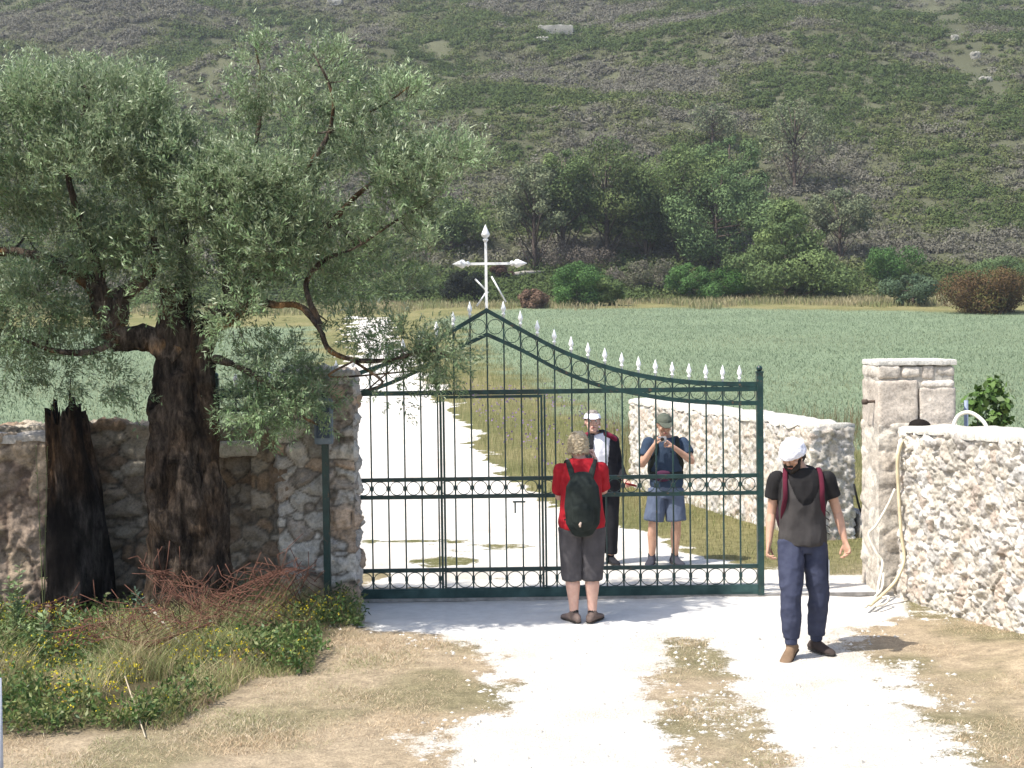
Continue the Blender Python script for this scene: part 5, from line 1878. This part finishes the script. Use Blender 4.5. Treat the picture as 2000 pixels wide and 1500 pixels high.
# white side print and drawstring
mb = MB(); mb.box((.196, -.05, .60), (.203, -.02, .76)); pr_ = mb.build('side_stripe', cloth('white_print', (.5, .5, .5)), sw, False); pr_.rotation_euler = (0, 0, 0)
M_boot = cloth('tan_suede', (.13, .085, .052), (.20, .135, .085)); M_boot2 = cloth('dark_suede', (.04, .03, .026)); M_sole = cloth('dark_rubber', (.03, .026, .022))
for a_, fw, pt, mt in ((aL, (.55, -.8, 0), 0, M_boot2), (aR, (-.45, -.9, 0), -.32, M_boot)):
    u_, c_, s_ = shoe(a_, fw, .27, pt, .048, .095, .13)
    sh_ = garment('boot', [u_, c_], mt, man, .006, .0, 1, 1)
    garment('sole', [s_], M_sole, sh_, .006, 0)
# bandana, hair, beard
def onhead(pp, M_): return [M_ @ Vector(p_) for p_ in pp]
def headshell(M_, zlo, zhi, off, mat, name, par, amp=.0, fr=20, seed=1, ymax=None, front=None, vox=.006):
    V_, F__ = loft([(0, .008, z_) for z_ in np.linspace(-.085, .122, 15)], [((.079 + off) * math.sqrt(max(.02, 1 - (max(z_, -.0) / .128) ** 2.4)), (.100 + off) * math.sqrt(max(.02, 1 - (max(z_, 0) / .128) ** 2.4))) for z_ in np.linspace(-.085, .122, 15)], 22, False, (1, 0, 0))
    me_ = remesh(V_, F__, vox, 2)
    if amp: wrinkle(me_, amp, fr, seed)
    bm_ = bmesh.new(); bm_.from_mesh(me_)
    kill = [v_ for v_ in bm_.verts if v_.co.z < (zlo(v_.co) if callable(zlo) else zlo)]
    bmesh.ops.delete(bm_, geom=kill, context='VERTS')
    bmesh.ops.solidify(bm_, geom=bm_.faces[:], thickness=.004) if len(bm_.faces) else None
    bm_.transform(M_)
    bm_.to_mesh(me_); bm_.free()
    return link(name, me_, mat, par)
M_wht = cloth('white_cotton', (.70, .69, .74), (.80, .79, .84))
headshell(HM, lambda c: .002 + .35 * max(0, -c.y - .02) * .35 - .25 * max(0, c.y) * .6, 0, .021, M_wht, 'bandana', man, .008, 16, 4)
garment('bandana_knot', [tuple((np.array([(HM @ Vector(p_))[:] for p_ in v_]), f_) for v_, f_ in [loft([(0, .105, .01), (.02, .135, -.02), (.03, .14, -.06)], [.02, .022, .008], 8, True)])[0]], M_wht, man, .006, .004, 20)
M_hair = mottled('dark_hair', (.012, .009, .007), (.03, .022, .016), 30, .7, .8, 120, .01)
hr_ = headshell(HM, lambda c: -.055 if c.y > -.02 else .2, 0, .008, M_hair, 'hair', man, .008, 40, 5)
bm_ = bmesh.new(); bm_.from_mesh(hr_.data); inv = HM.inverted()
bmesh.ops.delete(bm_, geom=[v_ for v_ in bm_.verts if (inv @ v_.co).z > .035], context='VERTS'); bm_.to_mesh(hr_.data); bm_.free()
bd = [loft([(-.062, -.03, -.03), (-.052, -.058, -.075), (0, -.082, -.112), (.052, -.058, -.075), (.062, -.03, -.03)], [.012, .020, .024, .020, .012], 10, True), loft([(-.026, -.094, -.054), (0, -.101, -.050), (.026, -.094, -.054)], [.005, .007, .005], 8, True)]
garment('beard', [(np.array([(HM @ Vector(p_))[:] for p_ in v_]), f_) for v_, f_ in bd], M_hair, man, .005, .004, 60, 3)

# his backpack: straps in front, narrow pack behind
def placed(name, label, cat, root):
    t_ = thing(name, label, cat, root.location, root.rotation_euler.z)
    return t_
bp1 = placed('backpack', 'burgundy-strapped backpack worn by the man in the white bandana', 'backpack', man)
for sx in (-1, 1):
    strapline([(sx * .150, -.02, 1.05), (sx * .152, -.095, 1.16), (sx * .140, -.137, 1.26), (sx * .140, -.130, 1.35), (sx * .135, -.075, 1.435), (sx * .125, .02, 1.47), (sx * .11, .115, 1.38)], .019, .007, 'shoulder_strap', M_burg, bp1, (1, 0, 0))
M_pk = cloth('dark_nylon', (.03, .012, .018), (.05, .02, .03))
garment('pack_body', [loft([(0, .20, .98), (0, .205, 1.05), (0, .205, 1.3), (0, .19, 1.42)], [(.165, .07), (.185, .085), (.175, .085), (.12, .05)], 18, True, (1, 0, 0))], M_pk, bp1, .009, .006, 8)
for i_ in range(4):
    strapline([(.165, .14, 1.02 - .055 * i_ + .12), (.205, .05, 1.0 - .055 * i_ + .12), (.212, .03, .98 - .05 * i_ + .12)], .006, .003, 'loose_webbing', M_pk, bp1)

# ---------- woman photographed from behind (faces +Y) ----------
d_ = 12.45
wom = thing('person', 'woman seen from behind in red T-shirt and grey capri trousers, before the gate', 'person', place(1138, 1214, d_), math.pi)
hc = Vector((.02, -.045, 1.555))
hd, HM = headparts(hc, 0, math.radians(4), .98)
secs = [(.80, .165, .125, 0, .01), (.90, .180, .140, 0, .015), (1.0, .165, .120, 0, 0), (1.08, .152, .112, 0, 0), (1.20, .160, .118, 0, -.005), (1.32, .168, .115, 0, 0), (1.38, .150, .090, 0, 0), (1.42, .095, .065, 0, 0), (1.46, .060, .056, 0, -.005)]
hL, kL, aL = (.092, .01, .84), (.088, .0, .46), (.075, .02, .09)
hR, kR, aR = (-.092, .01, .84), (-.088, .0, .46), (-.085, .02, .09)
sL, eL, wL = (.165, 0, 1.345), (.19, -.10, 1.10), (.10, -.24, 1.30)
sR, eR, wR = (-.165, 0, 1.345), (-.205, -.13, 1.14), (-.135, -.20, 1.42)
body = [torso(.90, 1.45, secs, -.018), legs(hL, kL, aL, 1, 1.12), legs(hR, kR, aR, 1, 1.12), arm(sL, eL, wL), arm(sR, eR, wR), loft([(0, 0, 1.38), (.01, -.01, 1.46), hc + Vector((0, .02, -.05))], [.06, .050, .05], 12, True)]
body += hand(wL, (-.15, -.15, 1), (-.9, .1, .2), -1, .7, .92) + hand(wR, (.25, -.1, 1), (.9, -.1, 0), 1, .7, .92) + hd
finish_body(body, HM, M_skin2, wom)
M_red = cloth('red_cotton', (.27, .010, .016), (.36, .016, .024)); M_gry = cloth('charcoal_twill', (.060, .055, .058), (.085, .078, .08))
garment('t_shirt', [torso(.845, 1.435, secs, .018), slv(sL, eL, .82, .066, .060), slv(sR, eR, .82, .066, .060)], M_red, wom, .007, .014, 8, 13, (1, 1, .5))
garment('capri_trousers', [torso(.78, 1.0, secs, .006)] + [loft([h_, Vector(h_).lerp(Vector(k_), .5), Vector(k_), Vector(k_).lerp(Vector(a_), .22)], [.110, .102, .092, .088], 16, False, (1, 0, 0)) for h_, k_, a_ in ((hL, kL, aL), (hR, kR, aR))], M_gry, wom, .008, .013, 7, 18)
M_shoe = cloth('taupe_suede', (.13, .095, .08), (.18, .135, .115)); M_sock = cloth('black_sock', (.02, .02, .02))
for a_, fw in ((aL, (.45, -.9, 0)), (aR, (-.45, -.9, 0))):
    u_, c_, s_ = shoe(a_, fw, .27, 0, .050, .088, .105)
    sh_ = garment('shoe', [u_, c_], M_shoe, wom, .006, 0)
    garment('sole', [s_], M_sole, sh_, .006, 0)
    garment('sock', [loft([Vector(a_) + Vector((0, 0, -.02)), Vector(a_) + Vector((0, 0, .04))], [.040, .038], 14, False, (1, 0, 0))], M_sock, wom, .006, 0)
M_fair = mottled('fair_hair', (.32, .25, .16), (.56, .46, .31), 60, .6, .8, 150, .01)
o = headshell(HM, lambda c: -.075 if c.y > .02 else (.02 if c.y > -.06 else .07), 0, .008, M_fair, 'hair', wom, .012, 30, 6)
# curls
mb = MB(); r = random.Random(9)
for i in range(520):
    a_ = r.uniform(0, 2 * math.pi); z_ = r.uniform(-.075, .112)
    q_ = math.sqrt(max(.03, 1 - (max(z_, 0) / .132) ** 2.2))
    p_ = Vector((.084 * q_ * math.cos(a_), .008 + .104 * q_ * math.sin(a_), z_))
    if p_.y < -.03 and z_ < .05: continue
    t_ = Vector((r.gauss(0, 1), r.gauss(0, 1), r.gauss(0, 1) - .6)).normalized() * .018
    n_ = Vector((p_.x, p_.y, p_.z * .6)).normalized()
    mb.tube([HM @ (p_ - n_ * .004), HM @ (p_ + t_ * .6 + n_ * .008), HM @ (p_ + t_ * 1.2)], [.0045, .005, .002], 5)
mb.build('curls', M_fair, o)
bp2 = placed('backpack', 'black rounded daypack on the back of the woman in the red T-shirt', 'backpack', wom)
M_blk = cloth('black_nylon', (.012, .016, .014), (.024, .03, .027))
pb = garment('pack_body', [loft([(.0, .185, .83), (0, .20, .90), (0, .21, 1.05), (0, .20, 1.22), (0, .175, 1.30)], [(.10, .05), (.145, .085), (.155, .095), (.14, .08), (.09, .045)], 20, True, (1, 0, 0))], M_blk, bp2, .008, .005, 9)
garment('front_pocket', [loft([(.0, .262, .87), (0, .275, .93), (0, .28, 1.03), (0, .268, 1.10)], [(.07, .03), (.095, .04), (.095, .04), (.07, .025)], 16, True, (1, 0, 0))], M_blk, bp2, .007, .003, 12)
for sx in (-1, 1):
    strapline([(sx * .07, .16, 1.26), (sx * .10, .10, 1.38), (sx * .115, .02, 1.432), (sx * .125, -.08, 1.38), (sx * .135, -.135, 1.25), (sx * .16, -.08, 1.02), (sx * .13, .12, .92)], .026, .008, 'shoulder_strap', M_blk, bp2, (1, 0, 0))
mb = MB(); mb.tube([(.02, .318, .925), (.03, .324, .905), (.028, .322, .885)], [.008, .012, .007], 8)
mb.build('tag', cloth('pale_tag', (.45, .35, .28)), bp2)
cm = placed('camera', 'small camera held up at face height by the woman in the red T-shirt', 'camera', wom)
M_cam = mottled('silver_camera', (.30, .30, .31), (.42, .42, .43), 20, .35, .1, metal=.4)
def camera(par, c_, rz=0):
    R3 = Matrix.Rotation(rz, 3, 'Z')
    mb_ = MB(); block(mb_, (-.048, -.012, -.029), (.048, .012, .029), (1, 1, 1), 2, .012, 0.0002, .006)
    b_ = mb_.build('camera_body', M_cam, par)
    v_, f_ = lathe([(.020, 0), (.020, .012), (.016, .013), (.016, .022), (.012, .023)], 16)
    mb_ = MB(); mb_.add(np.array([(x_, -(z_ + .012), y_) for x_, y_, z_ in v_]), f_); l_ = mb_.build('lens', M_iris, par)
    for o_ in (b_, l_): o_.location = c_; o_.rotation_euler = (0, 0, rz)
camera(cm, (-.02, -.215, 1.52), 0)

# ---------- woman behind the gate, facing the camera ----------
d_ = 15.5
lady = thing('person', 'smiling woman in white visor and black cardigan behind the gate bars', 'person', place(1180, 1103, d_), math.radians(4))
hc = Vector((-.115, -.03, 1.575))
hd, HM = headparts(hc, math.radians(-4), math.radians(-2), .98)
secs = [(.80, .165, .120, 0, .01), (.92, .180, .130, 0, .015), (1.03, .160, .115, -.01, 0), (1.10, .155, .11, -.02, 0), (1.22, .168, .120, -.04, -.005), (1.34, .172, .108, -.06, 0), (1.40, .135, .082, -.075, 0), (1.44, .08, .06, -.09, 0), (1.48, .054, .052, -.1, -.005)]
hL, kL, aL = (.082, .01, .86), (.085, .0, .47), (.075, .03, .09)
hR, kR, aR = (-.092, .01, .86), (-.10, -.02, .47), (-.11, .02, .09)
sL, eL, wL = (.105, 0, 1.365), (.165, .05, 1.10), (.215, -.10, .935)
sR, eR, wR = (-.232, 0, 1.365), (-.29, .03, 1.10), (-.28, -.08, .88)
body = [torso(.90, 1.46, secs, -.018), legs(hL, kL, aL), legs(hR, kR, aR), arm(sL, eL, wL), arm(sR, eR, wR), loft([(-.075, 0, 1.40), (-.1, -.005, 1.48), hc + Vector((0, .02, -.05))], [.058, .048, .048], 12, True)]
body += hand(wL, (.5, -.7, -.45), (0, .2, -1), 1, .8, .92) + hand(wR, (0, -.15, -1), (.9, 0, 0), -1, .4, .92) + hd
finish_body(body, HM, M_skin2, lady)
M_blkc = cloth('black_knit', (.014, .014, .017)); M_wine = cloth('wine_knit', (.13, .012, .03))
garment('t_shirt', [torso(.86, 1.425, secs, .010)], M_wht, lady, .007, .005, 9, 23)
def fsl(s_, e_, w_, r0=.066, r1=.045):
    s_ = Vector(s_); e_ = Vector(e_); w_ = Vector(w_)
    a_ = loft([s_, s_.lerp(e_, .5), e_, e_.lerp(w_, .9)], [r0, r0 * .92, r0 * .85, r1], 14, False)
    b_ = ell(s_, (r0 * .97, r0 * .97, r0 * .93), 16)
    return (np.concatenate([a_[0], b_[0]]), a_[1] + [tuple(i + len(a_[0]) for i in q) for q in b_[1]])
gm2 = remesh(*parts(torso(.78, 1.45, secs, .022), fsl(sL, eL, wL), fsl(sR, eR, wR)), .007, 1); wrinkle(gm2, .007, 8, 3)
bm_ = bmesh.new(); bm_.from_mesh(gm2)
bmesh.ops.delete(bm_, geom=[v_ for v_ in bm_.verts if v_.co.y < -.0 and abs(v_.co.x + .045 + .12 * (v_.co.z - 1.2)*-1) < .085 and v_.co.z < 1.46], context='VERTS')
bm_.to_mesh(gm2); bm_.free()
link('cardigan', gm2, M_blkc, lady)
for sx in (-1, 1):
    garment('shoulder_yoke', [loft([(-.075 + sx * .095, -.05, 1.432), (-.07 + sx * .14, -.035, 1.412), (-.065 + sx * .185, -.02, 1.375)], [(.028, .05), (.034, .06), (.035, .055)], 12, True)], M_wine, lady, .006, .002)
garment('trousers', [torso(.78, 1.0, secs, .004)] + [loft([h_, Vector(h_).lerp(Vector(k_), .5), Vector(k_), Vector(k_).lerp(Vector(a_), .92)], [.100, .090, .078, .070], 16, False, (1, 0, 0)) for h_, k_, a_ in ((hL, kL, aL), (hR, kR, aR))], M_blkc, lady, .008, .008, 7, 18)
for a_, fw in ((aL, (.3, -.95, 0)), (aR, (-.2, -.95, 0))):
    u_, c_, s_ = shoe(a_, fw, .255, 0, .046, .088, .1)
    sh_ = garment('shoe', [u_, c_], M_blkc, lady, .006, 0); garment('sole', [s_], M_sole, sh_, .006, 0)
headshell(HM, lambda c: -.05 if c.y > .0 else .045, 0, .008, mottled('grey_hair', (.12, .10, .09), (.28, .25, .22), 40), 'hair', lady, .008, 30, 6)
vz = headshell(HM, lambda c: .03 if c.z < .075 else -.1, 0, .021, M_wht, 'visor', lady)
bm_ = bmesh.new(); bm_.from_mesh(vz.data); inv = HM.inverted()
bmesh.ops.delete(bm_, geom=[v_ for v_ in bm_.verts if (inv @ v_.co).z > .088], context='VERTS'); bm_.to_mesh(vz.data); bm_.free()
V_, F__ = loft([(0, y_, z_) for y_, z_ in ((-.075, .050), (-.11, .046), (-.14, .036), (-.158, .026))], [(.078, .004), (.076, .004), (.060, .004), (.030, .003)], 14, False, (1, 0, 0))
garment('visor_brim', [(np.array([(HM @ Vector(p_))[:] for p_ in V_]), F__)], M_wht, vz, .004, 0)
nb = MB(); nb.box((-.05, -.04, -.012), (.055, .04, .006)); 
pu = nb.build('folded_wallet', cloth('dark_red_leather', (.15, .02, .02)), None, False)
tag(pu, 'dark red wallet in the left hand of the woman in the white visor', 'wallet')
pu.location = lady.matrix_basis @ Vector((.275, -.18, .895)); pu.rotation_euler = (.1, .25, .4)

# ---------- man in green cap with camera ----------
d_ = 15.4
cap = thing('person', 'man behind the gate in olive cap, navy T-shirt and denim shorts raising a small camera', 'person', place(1297, 1103, d_), 0)
S_ = .955
hc = Vector((.01, -.04, 1.535))
hd, HM = headparts(hc, math.radians(6), math.radians(16), .98)
secs = [(.78, .150, .110, .03, .01), (.90, .168, .122, .035, .01), (1.0, .155, .115, .035, 0), (1.08, .152, .112, .035, 0), (1.22, .170, .118, .035, -.005), (1.32, .175, .112, .03, 0), (1.37, .145, .085, .025, 0), (1.41, .082, .062, .02, 0), (1.45, .056, .054, .015, -.005)]
hL, kL, aL = (.115, .01, .83), (.135, -.01, .46), (.120, .03, .09)
hR, kR, aR = (-.060, .01, .83), (-.115, -.02, .46), (-.130, .03, .09)
sL, eL, wL = (.215, 0, 1.335), (.30, -.10, 1.14), (.085, -.20, 1.31)
sR, eR, wR = (-.155, 0, 1.335), (-.235, -.08, 1.11), (-.115, -.22, 1.33)
body = [torso(.88, 1.43, secs, -.018), legs(hL, kL, aL), legs(hR, kR, aR), arm(sL, eL, wL), arm(sR, eR, wR), loft([(.025, 0, 1.37), (.02, -.01, 1.45), hc + Vector((0, .02, -.05))], [.06, .052, .052], 12, True)]
body += hand(wL, (-.7, -.1, .6), (-.4, .3, -.6), 1, .8, .95) + hand(wR, (.35, -.1, .9), (.9, .1, -.1), -1, .8, .95) + hd
finish_body(body, HM, M_skin, cap)
M_navy = cloth('navy_cotton', (.028, .045, .075), (.04, .062, .10)); M_den = cloth('denim', (.075, .095, .145), (.11, .135, .19))
garment('t_shirt', [torso(.86, 1.385, secs, .014), slv(sL, eL, .62), slv(sR, eR, .62)], M_navy, cap, .007, .007, 8, 31)
garment('shorts', [torso(.74, .95, secs, .006)] + [loft([h_, Vector(h_).lerp(Vector(k_), .5), Vector(h_).lerp(Vector(k_), .92)], [.102, .104, .108], 16, False, (1, 0, 0)) for h_, k_ in ((hL, kL), (hR, kR))], M_den, cap, .008, .008, 7, 38)
M_dshoe = cloth('dark_grey_suede', (.035, .035, .045))
for a_, fw in ((aL, (.35, -.95, 0)), (aR, (-.3, -.95, 0))):
    u_, c_, s_ = shoe(a_, fw, .27, 0, .048, .088, .125)
    sh_ = garment('shoe', [u_, c_], M_dshoe, cap, .006, 0); garment('sole', [s_], M_sole, sh_, .006, 0)
M_ol = cloth('olive_canvas', (.075, .085, .065), (.10, .11, .085))
cp = headshell(HM, lambda c: .028 if c.y < .04 else .015, 0, .012, M_ol, 'cap', cap, .003, 20, 4)
V_, F__ = loft([(0, y_, z_) for y_, z_ in ((-.07, .050), (-.11, .044), (-.145, .030), (-.165, .018))], [(.080, .005), (.076, .005), (.060, .005), (.030, .004)], 14, False, (1, 0, 0))
garment('brim', [(np.array([(HM @ Vector(p_))[:] for p_ in V_]), F__)], M_ol, cp, .004, 0)
headshell(HM, lambda c: -.03 if c.y > .03 else .2, 0, .003, M_hair, 'hair', cap, .003, 40, 5)
# waist belt pack and rucksack straps
bp3 = placed('backpack', 'dark rucksack with chest straps and hip belt on the man in the olive cap', 'backpack', cap)
garment('hip_belt', [torso(.955, 1.03, secs, .028)], M_blk, bp3, .008, .004, 12)
garment('belt_pouch', [loft([(-.02, -.155, .965), (-.02, -.165, 1.02)], [(.085, .035), (.08, .03)], 16, True, (1, 0, 0))], cloth('maroon_nylon', (.05, .015, .035)), bp3, .007, .003, 12)
garment('pack_body', [loft([(.03, .20, .92), (.03, .21, 1.0), (.03, .21, 1.25), (.03, .19, 1.36)], [(.15, .07), (.18, .09), (.17, .085), (.11, .05)], 18, True, (1, 0, 0))], M_blk, bp3, .009, .006, 8)
for sx in (-1, 1):
    strapline([(.03 + sx * .165, .05, 1.02), (.03 + sx * .16, -.09, 1.12), (.03 + sx * .12, -.135, 1.25), (.03 + sx * .115, -.09, 1.37), (.03 + sx * .11, .02, 1.40), (.03 + sx * .10, .11, 1.32)], .024, .007, 'shoulder_strap', M_blk, bp3, (1, 0, 0))
cm2 = placed('camera', 'small silver camera held in both hands by the man in the olive cap', 'camera', cap)
camera(cm2, (-.035, -.245, 1.395), 0)

# ================================================================== HAZE
mh = bpy.data.materials.new('haze_air'); mh.use_nodes = True
nt = mh.node_tree
for n_ in list(nt.nodes):
    if n_.type != 'OUTPUT_MATERIAL': nt.nodes.remove(n_)
pv = nt.nodes.new('ShaderNodeVolumePrincipled')
pv.inputs['Color'].default_value = (.86, .91, 1.0, 1)
pv.inputs['Density'].default_value = .0004
pv.inputs['Anisotropy'].default_value = .25
nt.links.new(pv.outputs[0], [n_ for n_ in nt.nodes if n_.type == 'OUTPUT_MATERIAL'][0].inputs['Volume'])
zmx = float(gzv.max()); zmn = float(gzv.min())
mb = MB(); mb.box((-430, -12, zmn - 1), (430, 530, zmx + 8))
hz = mb.build('haze', mh, None, False)
tag(hz, kind='stuff')
